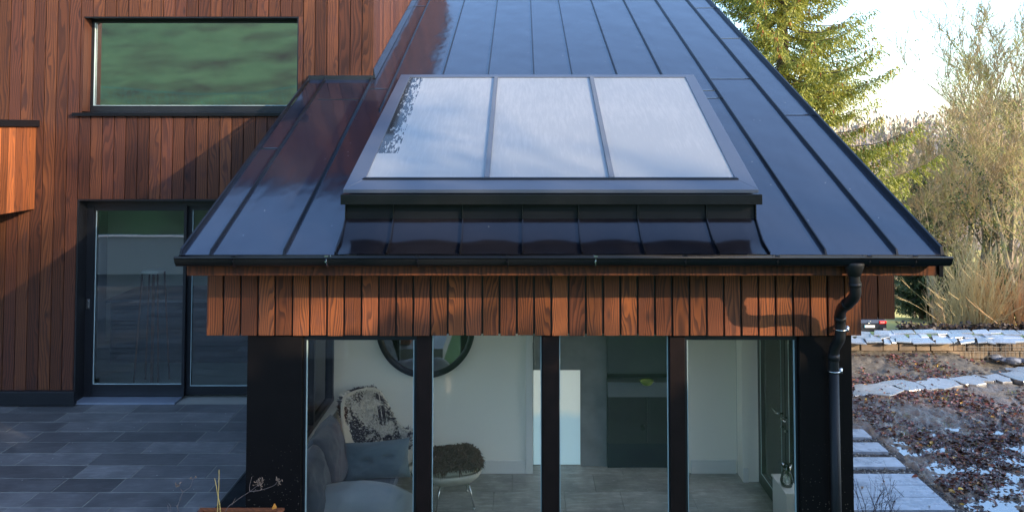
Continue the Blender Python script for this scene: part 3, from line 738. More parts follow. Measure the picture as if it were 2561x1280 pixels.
# kitchen behind the sliding door
m = MB(); m.box(-7.5, -2.45, WY+.32, 15, -.2, -.01); m.box(-7.5, -7.4, WY+.3, 15, 0, 2.7); m.box(-7.5, -2.4, 14.9, 15, 0, 2.7); m.box(-2.45, -2.38, WY+.3, 15, -.3, 2.7)
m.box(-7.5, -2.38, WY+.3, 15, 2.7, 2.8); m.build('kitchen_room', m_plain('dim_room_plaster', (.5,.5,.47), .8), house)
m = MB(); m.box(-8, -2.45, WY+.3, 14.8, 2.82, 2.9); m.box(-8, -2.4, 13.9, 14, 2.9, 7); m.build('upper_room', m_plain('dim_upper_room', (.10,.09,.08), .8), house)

# ---- downpipe
dp = MB()
def P(px, py, Y): return at(px, py, Y)
pathpx = [(2136,684,5.865),(2137,700,5.865),(2139,722,5.87),(2138,738,5.89),(2130,750,5.95),(2116,762,6.05),(2106,772,6.15),(2101,786,6.23),(2101,805,6.26),(2101,830,6.265),(2100,846,6.27),(2094,858,6.30),(2087,872,6.33),(2085,892,6.345),(2085,930,6.345)]
pts = [P(*q_) for q_ in pathpx]
# smooth the centre line
def cr(pts, n=5):
    out = []
    for i in range(len(pts)-1):
        p0, p1, p2, p3 = pts[max(i-1,0)], pts[i], pts[i+1], pts[min(i+2,len(pts)-1)]
        for k_ in range(n):
            t_ = k_/n; out.append(.5*((2*p1)+(p2-p0)*t_+(2*p0-5*p1+4*p2-p3)*t_*t_+(3*p1-p0-3*p2+p3)*t_**3))
    return out+[pts[-1]]
dp.tube(cr(pts), .041, 16)
low = pts[-1]; dp.tube([low+Vector((0,0,.03)), (low.x+.012, low.y, -1)], .0395, 16)
for (a, c) in (((2138,706,5.866),(2139,716,5.868)), ((2121,758,6.01),(2116,762,6.05)), ((2101,790,6.24),(2101,800,6.255)), ((2085,884,6.345),(2085,900,6.345))):
    A2, B2 = P(*a), P(*c); dp.tube([A2, B2], .0455, 16)
for (cxp, cyp, cyY) in ((2101, 826, 6.265),):
    pass
down = dp.build('downpipe', m_plain('matt_black_pipe', (.010,.010,.011), .5, 0, .3, .25, 9), house, smooth=True)
q = MB(); tp = P(2136, 655, 5.865); q.tube([tp, P(2136, 664, 5.865), P(2136, 690, 5.865)], [.078, .072, .045], 18); q.build('outlet', m_plain('matt_black_pipe', (.014,.014,.014), .6, 0, .3), down, smooth=True)
for (px, py, Yc) in ((2101, 823, 6.265), (2085, 927, 6.345)):
    c0 = P(px, py, Yc); q = MB()
    q.tube([c0+Vector((cos(a*pi/8)*.047, sin(a*pi/8)*.047, 0)) for a in range(17)], .006, 6, False)
    q.tube([c0+Vector((.055, -.02, 0)), c0+Vector((.055, .06, 0))], .010, 8); q.box(c0.x+.04, c0.x+.07, c0.y-.005, FY, c0.z-.02, c0.z+.02)
    q.build('pipe_clamp', STEEL, down, smooth=True)

# ------------------------------------------------------------------ things in the garden room
mir = empty('round_mirror', (X(1065, 818, BY), BY-.02, Z(818, BY)), 'large round mirror with thick black rim on the white wall', 'mirror')
q = MB(); R0 = .562
q.grid(lambda u, v_: (cos(2*pi*u)*(R0-.034+.034*cos(2*pi*v_)), -.02+.022*sin(2*pi*v_), sin(2*pi*u)*(R0-.034+.034*cos(2*pi*v_))), 64, 8, True)
q.build('rim', BLACK, mir, smooth=True, local=True)
q = MB(); q.prism([(cos(2*pi*i/64)*(R0-.045), -.012, sin(2*pi*i/64)*(R0-.045)) for i in range(64)], (0, .008, 0)); q.build('mirror_glass', MIRROR, mir, local=True)

def fabric(name, col, var=.15, sc_=250):
    t = NT(name); v = t.coord(); n1 = t.noise(v, sc_, 2); n2 = t.noise(v, 4, 4)
    return t.bsdf(t.mix(n2, [c_*(1-var) for c_ in col], [c_*(1+var) for c_ in col]), .9, 0, .2, t.bump(t.math('ADD', n1, t.math('MULTIPLY', n2, 2.5)), .5, .01), **{'Sheen Weight': .3})
SOFA = fabric('sofa_grey_fabric', (.085,.105,.14)); CUSH = fabric('slate_blue_cushion_fabric', (.13,.175,.20)); PIL = fabric('pale_grey_cushion_fabric', (.34,.38,.41))
def pillow(name, mat, c, sx, sy, sz_, rot=(0,0,0), parent=None, wr=.012, seed=0, e=.55, buttons=(), dome=0):
    """a stuffed cushion: sx by sz_ face, sy thick, pinched to its seams"""
    q = MB(); N = 28
    for side in (1, -1):
        def fn(u, v_):
            a, b_ = u*2-1, v_*2-1
            th_ = max(0, (1-a**4)*(1-b_**4))**e
            pin = 1-.07*(1-abs(b_))*abs(a)**3-.0
            pin2 = 1-.07*(1-abs(a))*abs(b_)**3
            h = th_*(1+.25*noise.noise(Vector((a*1.5+seed, b_*1.5, 3))))+wr*8*noise.noise(Vector((a*5, b_*5, seed+side)))*th_
            for (bx_, bz_) in buttons: h *= 1-.55*math.exp(-((a-bx_)**2+(b_-bz_)**2)/.02)
            return (a*sx/2*pin*(1-.10*(dome > 0)*b_*b_), side*h*sy/2, b_*sz_/2*pin2*(1-dome*a*a))
        n0 = len(q.f); q.grid(fn, N, N)
        if side > 0:
            q.f[n0:] = [f_[::-1] for f_ in q.f[n0:]]
    o = q.build(name, mat, None, smooth=True)
    o.location = c; o.rotation_euler = rot
    if parent:
        o.parent = parent; o.location = Vector(c)-parent.location
    return o
sofa = empty('sofa', (-1.75, 7.3, IZ), 'grey fabric sofa with loose back cushions below the side window', 'sofa')
q = MB(); q.box(-2.10, -1.28, 6.72, 8.05, IZ+.10, IZ+.30); q.build('base', SOFA, sofa, bevel=.03)
q = MB(); q.box(-2.12, -1.24, 6.74, 8.03, IZ+.31, IZ+.44); q.build('seat_cushion', SOFA, sofa, bevel=.05)
q = MB(); q.box(-2.16, -2.0, 6.72, 8.05, IZ+.12, IZ+.72); q.build('backrest', SOFA, sofa, bevel=.05)
q = MB()
for a, c in ((-2.05,6.8),(-1.35,6.8),(-2.05,7.97),(-1.35,7.97)): q = MB(); q.tube([(a, c, IZ), (a, c, IZ+.12)], [.015, .025], 8); q.build('leg', BLACK, sofa)
pillow('back_cushion', SOFA, (-1.87, 7.68, IZ+.71), .66, .26, .60, (radians(-14), 0, radians(90)), sofa, seed=2, e=.4)
pillow('back_cushion', SOFA, (-1.87, 7.05, IZ+.68), .64, .26, .58, (radians(-14), 0, radians(90)), sofa, seed=4, e=.4)
tag(pillow('buttoned_cushion', CUSH, (-1.44, 7.86, IZ+.61), .66, .20, .36, (radians(-12), radians(-3), radians(4)), seed=5, buttons=((-.25,.05),(.35,.15))), 'slate blue buttoned cushion upright at the far end of the sofa', 'cushion')
tag(pillow('large_cushion', PIL, (-1.47, 7.06, IZ+.47), 1.10, .46, .54, (radians(-48), radians(-5), radians(-10)), seed=9, wr=.006, e=.5, dome=.38), 'big pale grey cushion lying on the sofa nearest the window', 'cushion')

# fur
def tufts(mb, fn, n, L, rnd, wd=.006, droop=.6):
    for _ in range(n):
        p_, nr = fn(rnd.random(), rnd.random())
        d = (nr+Vector((rnd.gauss(0,.5), rnd.gauss(0,.5), rnd.gauss(0,.4)-droop*.5))).normalized()
        s_ = d.cross(Vector((rnd.gauss(0,1), rnd.gauss(0,1), rnd.gauss(0,1)))).normalized()*wd
        l = L*rnd.uniform(.6, 1.2); mid = p_+d*l*.55+Vector((0,0,-droop*l*.1)); tip = p_+d*l+Vector((0,0,-droop*l*.4))
        n0 = len(mb.v); mb.v += [tuple(p_-s_), tuple(p_+s_), tuple(mid+s_*.8), tuple(mid-s_*.8), tuple(tip)]
        mb.f += [(n0,n0+1,n0+2,n0+3), (n0+3,n0+2,n0+4)]
def m_fur(name, pied):
    t = NT(name); v = t.coord()
    if pied:
        n1 = t.noise(v, 4.0, 3, .55, .6); c = t.mix(t.ramp(n1, [(.46, (0,0,0)), (.50, (1,1,1))]), (.78,.74,.66), (.045,.032,.03))
    else: c = t.mix(t.noise(v, 9, 3), (.08,.045,.035), (.22,.13,.10))
    c = t.mix(t.math('MULTIPLY', t.rnd(), .3), c, t.mix(1.0, c, (.5,.5,.5), 'MULTIPLY'))
    return t.bsdf(c, .8, 0, .2, **{'Sheen Weight': .2})
CREAM = m_plain('cream_shell_leather', (.62,.57,.47), .55, 0, .3, .06, 4, .1)
chair = empty('lounge_chair', (-1.40, 8.40, IZ), 'cream shell lounge chair facing the footstool, under a pied sheepskin', 'chair', rz=radians(-36)); chair.scale = (.84, .84, .99)
def shell(u, t_, off=0):
    ph = (u-.5)*2*pi; a = abs(ph)
    H = .42+.56*smooth(1.35, .55, a) + .12*math.exp(-((a-1.45)/.35)**2)
    r_ = .10+.36*t_**.75; lean = .22*t_**2*max(0, cos(ph))
    x = -cos(ph)*r_*(1.0)-lean; y = sin(ph)*(.10+.40*t_**.8)
    z = .34+(H-.34)*t_**2.4
    return Vector((x, y, z))
def shell_n(u, t_):
    e_ = .004; p_ = shell(u, t_); a = shell(u+e_, t_)-p_; c = shell(u, min(1, t_+e_))-shell(u, min(1, t_+e_)-e_)
    n_ = a.cross(c).normalized()
    return p_, (n_ if n_.dot(Vector((0,0,.75))-p_) > 0 else -n_)
q = MB(); q.grid(lambda u, v_: shell(u, v_*.999+.001), 56, 18, True); q.build('shell', CREAM, chair, smooth=True, local=True, solid=.03)
q = MB(); q.tube([shell(i/56, 1) for i in range(57)], .026, 8, False); q.build('rim', CREAM, chair, smooth=True, local=True)
q = MB()
for a, c in ((.26,.26),(.26,-.26),(-.26,.26),(-.26,-.26)): q = MB(); q.tube([(a*.6,c*.6,.33),(a*1.1,c*1.1,0)], .009, 8); q.build('leg', STEEL, chair, local=True)
q = MB(); q.tube([(.17,.17,.31),(.17,-.17,.31),(-.17,-.17,.31),(-.17,.17,.31),(.17,.17,.31)], .009, 6); q.build('frame', STEEL, chair, local=True)
q = MB()   # seat cushion
q.grid(lambda u, v_: (sin(pi*v_)*cos(2*pi*u)*.27+.05, sin(pi*v_)*sin(2*pi*u)*.29, .42+.055*cos(pi*v_)), 32, 12, True); q.build('seat_cushion', CREAM, chair, smooth=True, local=True)
skin = MB(); rr_ = random.Random(4)
def skin_fn(u, v_, up=.015):
    uu = .56+(u-.5)*.38; p_, n_ = shell_n(uu, min(1, .30+v_*.78)); ex = max(0, .30+v_*.78-1)
    if ex > 0: p_ = p_+Vector((-.10*ex/.08*.6, 0, .02-.25*ex)); n_ = (n_*-.3+Vector((-.5,0,.6))).normalized()
    return p_+n_*up, n_
skin.grid(lambda u, v_: skin_fn(u, v_)[0], 30, 30)
tufts(skin, skin_fn, 5200, .050, rr_, .006)
def skin_back(u, v_):      # part hanging behind the backrest
    uu = .56+(u-.5)*.36; p_, n_ = shell_n(uu, 1-.35*v_); return p_-n_*.035, -n_
skin.grid(lambda u, v_: skin_back(u, v_)[0], 16, 10)
tufts(skin, skin_back, 1800, .05, rr_, .006)
sk_o = skin.build('sheepskin', m_fur('pied_sheepskin', True), None); sk_o.location = chair.location; sk_o.rotation_euler = chair.rotation_euler; sk_o.scale = chair.scale
tag(sk_o, 'shaggy white and dark brown sheepskin draped over the chair back', 'sheepskin')

ott = empty('footstool', (X(1131, 1225, 8.28), 8.28, IZ), 'cream padded footstool on thin steel legs', 'footstool', rz=radians(14)); ott.scale = (.96, .96, 1.14)
def sq(u, k_): 
    a = 2*pi*u; c, s_ = cos(a), sin(a); e_ = .62
    return Vector((math.copysign(abs(c)**e_, c), math.copysign(abs(s_)**e_, s_), 0))*k_
q = MB()
q.grid(lambda u, v_: sq(u, [.02,.12,.22,.28,.30,.29][round(v_*5)])+Vector((0,0,[.20,.205,.235,.285,.315,.33][round(v_*5)])), 40, 5, True); q.build('shell', CREAM, ott, smooth=True, local=True, solid=.012)
q = MB(); q.grid(lambda u, v_: sq(u, .275*sin(pi*v_)**.6)+Vector((0,0,.355-.055*math.copysign(abs(cos(pi*v_))**.7, -cos(pi*v_)))), 40, 14, True); q.build('cushion', CREAM, ott, smooth=True, local=True)
for a, c in ((1,1),(1,-1),(-1,1),(-1,-1)):
    q = MB(); q.tube([(a*.15,c*.15,.24),(a*.205,c*.205,.012)], .0085, 8); q.tube([(a*.205,c*.205,0),(a*.205,c*.205,.014)], [.018,.014], 10); q.build('leg', STEEL, ott, smooth=True, local=True)
skin = MB()
def of(u, v_):
    a, b_ = (u*2-1)*.30, (v_*2-1)*.30; rr2 = max(abs(a), abs(b_))/.30
    z = .425-.025*max(0, rr2-.78)/.22 + .012*noise.noise(Vector((a*9, b_*9, 0)))
    k_ = min(1, .285/max(.285, sqrt(a*a+b_*b_)*.86)); n_ = Vector((a*2.2*rr2**3, b_*2.2*rr2**3, 1)).normalized()
    return Vector((a*k_, b_*k_, z)), n_
skin.grid(lambda u, v_: of(u, v_)[0], 20, 20); tufts(skin, of, 5000, .060, rr_, .008, 1.2)
so_ = skin.build('sheepskin', m_fur('brown_sheepskin', False), None); so_.location = ott.location; so_.rotation_euler = ott.rotation_euler; so_.scale = (.96, .96, 1.12)
tag(so_, 'curly dark brown sheepskin spread over the footstool', 'sheepskin')

# dark cabinet at the back
cab = empty('cabinet', (X(1600, 1150, 9.1), 9.2, IZ), 'tall dark cabinet with a recessed grey worktop at the back of the room', 'cabinet')
ca, cb_ = xb+.003, X(1722, 1050, 9.0)
q = MB(); q.box(ca, cb_, 9.12, 9.35, IZ, IZ+.28); q.build('plinth', m_plain('navy_plinth', (.012,.018,.035), .4), cab)
q = MB(); q.box(ca, (ca+cb_)/2-.002, 9.10, 9.35, IZ+.282, Z(992, 9.1)); q.box((ca+cb_)/2+.002, cb_, 9.10, 9.35, IZ+.282, Z(992, 9.1)); q.build('door', DARKCAB, cab)
q = MB(); q.box(ca, cb_, 9.09, 9.34, Z(992, 9.1)+.002, Z(955, 9.1)); q.build('worktop', CABGREY, cab)
q = MB(); q.box(ca, cb_, 9.28, 9.35, Z(955, 9.1)+.002, Z(935, 9.1)); q.build('niche', DARKCAB, cab)
q = MB(); q.box(ca, cb_, 9.11, 9.35, Z(935, 9.1)+.002, 2.2); q.build('upper_door', m_plain('blue_grey_lacquer', (.075,.09,.105), .4), cab)
q = MB(); kp = at(1607, 1068, 9.09); q.tube([kp, kp+Vector((0,-.02,0))], .03, 12); q.build('knob', BLACK, cab)
bowl = MB(); bc = at(1617, 982, 9.02)  # green reflection built as a small solid dish
bowl.grid(lambda u, v_: (bc.x+cos(2*pi*u)*(.03+.05*v_), 9.0+sin(2*pi*u)*(.03+.04*v_), Z(955, 9.1)+.002+.05*v_**2), 24, 5, True)
tag(bowl.build('bowl', m_plain('lime_green_glaze', (.20,.28,.05), .3), None, smooth=True, solid=.006), 'small lime green bowl on the dark cabinet worktop', 'bowl')
# side cupboard, vase, pot
sb = empty('low_cupboard', (2.33, 7.55, IZ), 'low white cupboard beside the glazed doors', 'cupboard')
q = MB(); xa_ = X(1957, 1200, 7.45); q.box(xa_, 2.585, 7.35, 7.75, IZ, IZ+.50); q.build('carcass', WHITE2, sb, bevel=.004)
q = MB(); q.box(xa_-.01, 2.59, 7.34, 7.76, IZ+.502, IZ+.52); q.build('top', WHITE2, sb)
q = MB(); q.tube([(xa_+.1, 7.335, IZ+.42), (xa_+.1, 7.31, IZ+.42)], .014, 10); q.build('knob', STEEL, sb)
vz = IZ+.522; vx = X(1967, 1150, 7.5)
q = MB(); prof_v = [(.0,.0),(.052,.0),(.062,.05),(.050,.10),(.036,.14),(.048,.20),(.045,.20),(.033,.14),(.047,.10),(.058,.05),(.048,.006),(0,.006)]
q.grid(lambda u, v_: (vx+cos(2*pi*u)*prof_v[round(v_*11)][0], 7.5+sin(2*pi*u)*prof_v[round(v_*11)][0], vz+prof_v[round(v_*11)][1]), 28, 11, True)
tag(q.build('vase', m_glass('clear_vase_glass', .12, (.9,.93,.93), 1.5), None, smooth=True), 'clear glass vase on the white cupboard', 'vase')
q = MB(); pp = [(.0,.0),(.10,.0),(.14,.24),(.155,.24),(.155,.30),(.13,.30),(.125,.26),(0,.26)]
px_, py_ = 3.02, 8.9
q.grid(lambda u, v_: (px_+cos(2*pi*u)*pp[round(v_*7)][0], py_+sin(2*pi*u)*pp[round(v_*7)][0], GZ+pp[round(v_*7)][1]), 28, 7, True)
tag(q.build('flower_pot', m_plain('terracotta', (.20,.11,.08), .8), None, smooth=False), 'brown clay flower pot outside the glazed side doors', 'flower pot')

# kitchen things seen through the sliding door
isl = empty('kitchen_island', (-4.2, 11.6, 0), 'pale kitchen island behind the sliding door', 'kitchen island')
q = MB(); q.box(-6.6, -4.95, 12.5, 12.7, .0, 2.6); q.build('panel', WHITE, isl)
q = MB(); q.box(-5.9, -3.2, 11.3, 12.2, 0, .86); q.build('carcass', DARKCAB, isl)
q = MB(); q.box(-5.95, -3.15, 11.25, 12.25, .862, .90); q.build('worktop', CABGREY, isl)
st = empty('bar_stool', (X(384, 700, 10.4), 10.4, 0), 'white seated bar stool with wooden legs behind the sliding door', 'stool')
zs = 1.46
q = MB(); q.grid(lambda u, v_: (sq(u, .14*sin(pi*v_)**.5).x*.95, sq(u, .14*sin(pi*v_)**.5).y, zs+.03*cos(pi*v_)), 32, 10, True); q.build('seat', WHITE2, st, smooth=True, local=True)
OAK = m_wood('oak_leg', (1.0,1.1,1.0), .4)
q = MB(); q.tube([(0,0,0),(0,0,zs-.03)], [.02,.018], 8); q.build('pedestal', OAK, st, local=True)
for a, c in ((1,1),(1,-1),(-1,1),(-1,-1)): q = MB(); q.tube([(a*.16,c*.16,0),(a*.10,c*.10,zs-.02)], .012, 8); q.build('leg', OAK, st, local=True)

# white garden wall behind the viewpoint, mirrored in the door
gw = MB(); gw.box(-11, -2.6, 1.15, 1.45, -.3, .82); gw.box(-11.03, -2.57, 1.12, 1.48, .822, .86)
tag(gw.build('garden_wall', m_plain('white_render', (.62,.62,.60), .9, 0, .2, .08, 3), None, bevel=.01), 'low white rendered garden wall at the terrace edge', 'wall')

# ------------------------------------------------------------------ planter in the foreground
plz = .60
plA, plB = atz(508, 1272, plz).x, X(712, 1270, atz(600, 1268, plz).y)
plY = atz(600, 1268, plz).y
pl = empty('planter_box', ((plA+plB)/2, plY-.3, 0), 'wooden planter box with a broad rim of reddish timber', 'planter')
PW = m_wood('planter_larch', (1.35,1.2,1.1), .4)
q = MB(); t_ = .022; y0, y1 = plY-.6, plY
q.box(plA-.03, plB, y1-.04, y1, plz-.02, plz); q.box(plA-.03, plB, y0, y0+.04, plz-.02, plz); q.box(plA-.03, plA+.01, y0+.041, y1-.041, plz-.02, plz); q.box(plB-.04, plB, y0+.041, y1-.041, plz-.02, plz)
q.build('rim', PW, pl, bevel=.003)
q = MB(); n_b = 5
for i in range(n_b):
    z0 = .02+i*(plz-.045)/n_b; z1 = z0+(plz-.045)/n_b-.006
    q.box(plA, plB-.02, y1-.03, y1-.01, z0, z1); q.box(plA, plB-.02, y0+.01, y0+.03, z0, z1); q.box(plA-.01, plA+.01, y0+.031, y1-.031, z0, z1); q.box(plB-.03, plB-.01, y0+.031, y1-.031, z0, z1)
q.build('sides', PW, pl)
q = MB(); q.box(plA+.012, plB-.032, y0+.032, y1-.032, .05, plz-.05); q.build('soil', m_plain('dark_soil', (.03,.022,.016), .95, 0, .1, .4, 30, .8), pl)
STEM = m_plain('golden_dry_stem', (.55,.36,.11), .6, 0, .3, .2, 20); TW = m_plain('grey_dry_twig', (.17,.12,.10), .8, 0, .2, .2, 20); SEED = m_plain('brown_seed_head', (.20,.13,.09), .9, 0, .1, .3, 40)
def stem_pts(lst, Y): return [at(a, b_, Y) for a, b_ in lst]
def plant(name, label, mat, lines, Y, rad, seeds=()):
    q = MB()
    for ln in lines:
        pts_ = cr([at(a, b_, Y+.01*i) for i, (a, b_) in enumerate(ln)], 4); q.tube(pts_, [rad*(1-.5*i/len(pts_)) for i in range(len(pts_))], 6)
    root = q.build(name, mat, None, smooth=True); tag(root, label, 'plant')
    if seeds:
        s_ = MB(); rd = random.Random(7)
        for (a, b_, n2, sp_) in seeds:
            c0 = at(a, b_, Y)
            for _ in range(n2):
                o_ = Vector((rd.gauss(0,1), rd.gauss(0,1), rd.gauss(0,1)))*sp_; p0 = c0+o_; d_ = Vector((rd.gauss(0,1), rd.gauss(0,1), rd.gauss(0,1))).normalized()*.009
                s_.tube([p0-d_, p0, p0+d_], [.0012, .004, .001], 5)
                s_.tube([c0, p0], .0008, 4, False)
        s_.build('seed_head', SEED, root)
    return root
PY = plY-.35
plant('dried_plant', 'pair of golden dry stalks rising from the wooden planter', STEM, [[(541,1400),(544,1275),(547,1222),(548,1173)], [(556,1400),(551,1275),(545,1240),(541,1215),(537,1195)]], PY, .0042)
plant('dried_plant', 'thin grey stem with brown seed heads reaching right past the dark post', TW, [[(535,1400),(562,1283),(588,1253),(625,1228),(645,1212)], [(625,1228),(655,1224),(685,1213),(694,1202)], [(625,1228),(624,1215),(630,1191)], [(580,1262),(589,1243)]], PY, .0022, ((650,1208,26,.016),(697,1202,10,.010),(691,1196,4,.004)))
plant('dried_plant', 'slender branching grey stem in front of the paving, left of the golden stalks', TW, [[(448,1400),(446,1283),(444,1266),(450,1250),(458,1230),(476,1216),(482,1198)], [(458,1230),(451,1220)], [(444,1266),(440,1262)], [(482,1198),(477,1194)], [(482,1198),(489,1193)]], PY, .0020, ((445,1212,8,.012),(489,1193,2,.002),(477,1193,2,.002)))
plant('dried_plant', 'short thin dry stalks at the bottom edge of the photo near the terrace', TW, [[(422,1400),(421,1283),(419,1262)], [(430,1400),(428,1280),(422,1257)], [(480,1400),(497,1280),(505,1264)]], PY, .0018)
q = MB(); lf = at(686, 1272, plY-.02)
q.grid(lambda u, v_: lf+Vector(((u-.5)*.03*sin(pi*min(.99,v_+.05)), -.006*cos(pi*u), (v_-.3)*.055)), 4, 6)
tag(q.build('dry_leaf', m_plain('orange_leaf', (.55,.22,.03), .6), None, smooth=True), 'single orange leaf on the planter rim', 'leaf')

# ------------------------------------------------------------------ garden on the right
def hill_(x, y):
    return .035*noise.noise(Vector((x*.9, y*1.1, 1)))+.045*noise.noise(Vector((x*2.6, y*3.4, 5)))+.040*noise.noise(Vector((x*8, y*8, 2)))+.026*noise.noise(Vector((x*19, y*19, 9)))
def mudz(x, y):
    z = GZ+hill_(x, y)*(1-.6*smooth(10.6, 11.1, y)*(1-smooth(12.1, 12.6, y))-.45*smooth(12.1, 12.6, y))
    z += .07*smooth(12.4, 13.3, y)*(1-smooth(7.2, 7.8, x))
    z -= .10*smooth(7.2, 7.9, x)*smooth(11.5, 12.2, y)
    z -= .06*(1-smooth(4.36, 4.5, x))*(1-smooth(9.9, 10.4, y))
    z -= .035*math.exp(-((y-8.6-.35*(x-5))**2)/.5)
    return z
q = MB(); X0, X1, Y0, Y1 = 2.72, 12.5, 5.4, 13.35
nxm, nym = 420, 380
for j_ in range(nym+1):
    y = Y0+(Y1-Y0)*j_/nym
    for i in range(nxm+1):
        x = X0+(X1-X0)*(i/nxm)**1.25; q.v.append((x, y, mudz(x, y)))
for j_ in range(nym):
    for i in range(nxm): a = j_*(nxm+1)+i; q.f.append((a, a+1, a+nxm+2, a+nxm+1))
tag(q.build('muddy_ground', MUD, smooth=True), kind='structure')
WAT = NT('puddle_water'); nb_ = WAT.bump(WAT.noise(WAT.coord(), 12, 2), .05, .01)
WATER = WAT.bsdf((.13,.12,.11), .04, 0, 1.0, nb_, IOR=2.3)
q = MB(); pz = GZ-.024
q.grid(lambda u, v_: (4.52+8.0*u, 5.4+5.2*v_, pz), 2, 2)
tag(q.build('puddle_water', WATER), kind='structure')

rd = random.Random(21)
def pslab(name, pts_px, z, th, label, group, mat=WETSLAB, n_=None):
    pts_ = [atz(a, b_, z) for a, b_ in pts_px]
    out = []
    for i, p_ in enumerate(pts_):          # chip the edges
        q2 = pts_[(i+1) % len(pts_)]; out.append(p_)
        for k_ in (.33, .66):
            o_ = Vector((rd.gauss(0,.025), rd.gauss(0,.03), 0)); out.append(p_.lerp(q2, k_)+o_)
    mb = MB(); mb.prism([p_-Vector((0,0,th)) for p_ in out], (0, 0, th))
    o = mb.build(name, mat, None, bevel=.008); return tag(o, label, 'paving slab', group)
STEPM = m_tiles('rain_wet_riven_slate', [(.06,.065,.07),(.15,.155,.17),(.10,.105,.115)], rough=.1, ior=1.9)
SG = 'irregular slate stepping stones across the mud'
steps = [([(2134,962),(2185,958),(2240,962),(2262,975),(2225,988),(2170,984),(2134,990)], 'grey slate stepping stone nearest the dark post'),
 ([(2196,955),(2262,949),(2300,958),(2318,968),(2282,975),(2240,968)], 'thin slate stepping stone second from the dark post'),
 ([(2292,952),(2340,943),(2378,948),(2408,962),(2362,972),(2318,973)], 'broad pale slate stepping stone third from the dark post'),
 ([(2370,948),(2400,941),(2438,935),(2486,952),(2448,960),(2415,960)], 'pale slate stepping stone fourth from the dark post'),
 ([(2450,938),(2490,933),(2528,945),(2512,954),(2490,951)], 'narrow dull slate stepping stone between two bright ones'),
 ([(2494,930),(2530,926),(2575,930),(2610,950),(2560,953)], 'bright wet slate stepping stone at the right edge of the photo'),
 ([(2515,923),(2545,916),(2590,918),(2620,932),(2560,930)], 'darker slate stepping stone behind the bright one at the right edge'),
 ([(2560,912),(2610,905),(2660,912),(2640,925),(2590,920)], 'slate stepping stone furthest along the row, by the photo edge')]
for pts_, lab in steps: pslab('stepping_stone', pts_, GZ+.028, .07, lab, SG, STEPM)
# path of sawn slabs
PX1 = 4.36
def row(name, ya, yb, x1, label, xs=()):
    Ya, Yb = atz(2200, yb, GZ+.01).y, atz(2200, ya, GZ+.01).y
    mb = MB(); mb.box(2.74, x1, Ya, Yb, GZ-.03, GZ+.01); o = mb.build(name, WETSLAB, None, bevel=.004); tag(o, label, 'paving slab', 'sawn slate slabs of the side path'); return Ya, Yb
row('path_slab', 1072, 1092, PX1, 'narrow sawn slate slab furthest back in the gravel path')
row('path_slab', 1105, 1128, PX1, 'sawn slate slab second from the back in the gravel path')
row('path_slab', 1142, 1166, PX1, 'sawn slate slab just behind the wide paved landing')
yA, yB = atz(2200, 1274, GZ+.01).y, atz(2200, 1183, GZ+.01).y
r3 = (yB-yA)/3; jx = [3.75, 3.98, 3.55]
k_ = 0
labs = [('front left slab of the wide paved landing', 'front right slab of the wide paved landing'), ('middle left slab of the wide paved landing', 'middle right slab of the wide paved landing'), ('rear slab of the wide paved landing', None)]
for i in range(3):
    a = yA+i*r3; b_ = a+r3-.006; xs = [2.74, jx[i], PX1] if i < 2 else [2.74, PX1]
    for k_, (s0_, s1_) in enumerate(zip(xs, xs[1:])):
        mb = MB(); mb.box(s0_+.003, s1_-.003, a, b_, GZ-.03, GZ+.01+.0005*i)
        tag(mb.build('path_slab', WETSLAB, None, bevel=.003), labs[i][k_], 'paving slab', 'sawn slate slabs of the side path')
# gravel
q = MB(); bed = MB(); bed.box(2.72, 4.5, 6.2, 10.4, GZ-.12, GZ-.028); tag(bed.build('gravel_bed', m_plain('gravel_bed_soil', (.06,.05,.045), .9), None), kind='structure')
ico = [(0,0,1),(.9,0,.3),(.28,.85,.3),(-.72,.53,.3),(-.72,-.53,.3),(.28,-.85,.3),(0,0,-.4)]
icf = [(0,1,2),(0,2,3),(0,3,4),(0,4,5),(0,5,1),(6,2,1),(6,3,2),(6,4,3),(6,5,4),(6,1,5)]
for _ in range(9000):
    x, y = rd.uniform(2.75, 4.5), rd.uniform(6.3, 10.2)
    if x > 4.36+.1*rd.random(): 
        if rd.random() > .6: continue
    s_ = rd.uniform(.008, .017); a = rd.uniform(0, 6.3); sx, sy_, sz_ = s_*rd.uniform(.8,1.3), s_*rd.uniform(.7,1), s_*rd.uniform(.5,.9)
    n0 = len(q.v); zz = GZ-.022+rd.uniform(0, .008)
    for (vx_, vy_, vz_) in ico: q.v.append((x+cos(a)*vx_*sx-sin(a)*vy_*sy_, y+sin(a)*vx_*sx+cos(a)*vy_*sy_, zz+vz_*sz_))
    q.f += [tuple(n0+i for i in f_) for f_ in icf]
t = NT('pebbles'); c = t.ramp(t.rnd(), [(0, (.05,.045,.045)), (.3, (.14,.12,.10)), (.6, (.09,.09,.10)), (.8, (.26,.22,.17)), (.95, (.36,.33,.28)), (1, (.5,.48,.45))])
tag(q.build('gravel', t.bsdf(c, .4, 0, .5), smooth=True), 'small mixed pebbles filling the gaps of the side path', 'gravel', kind='stuff')
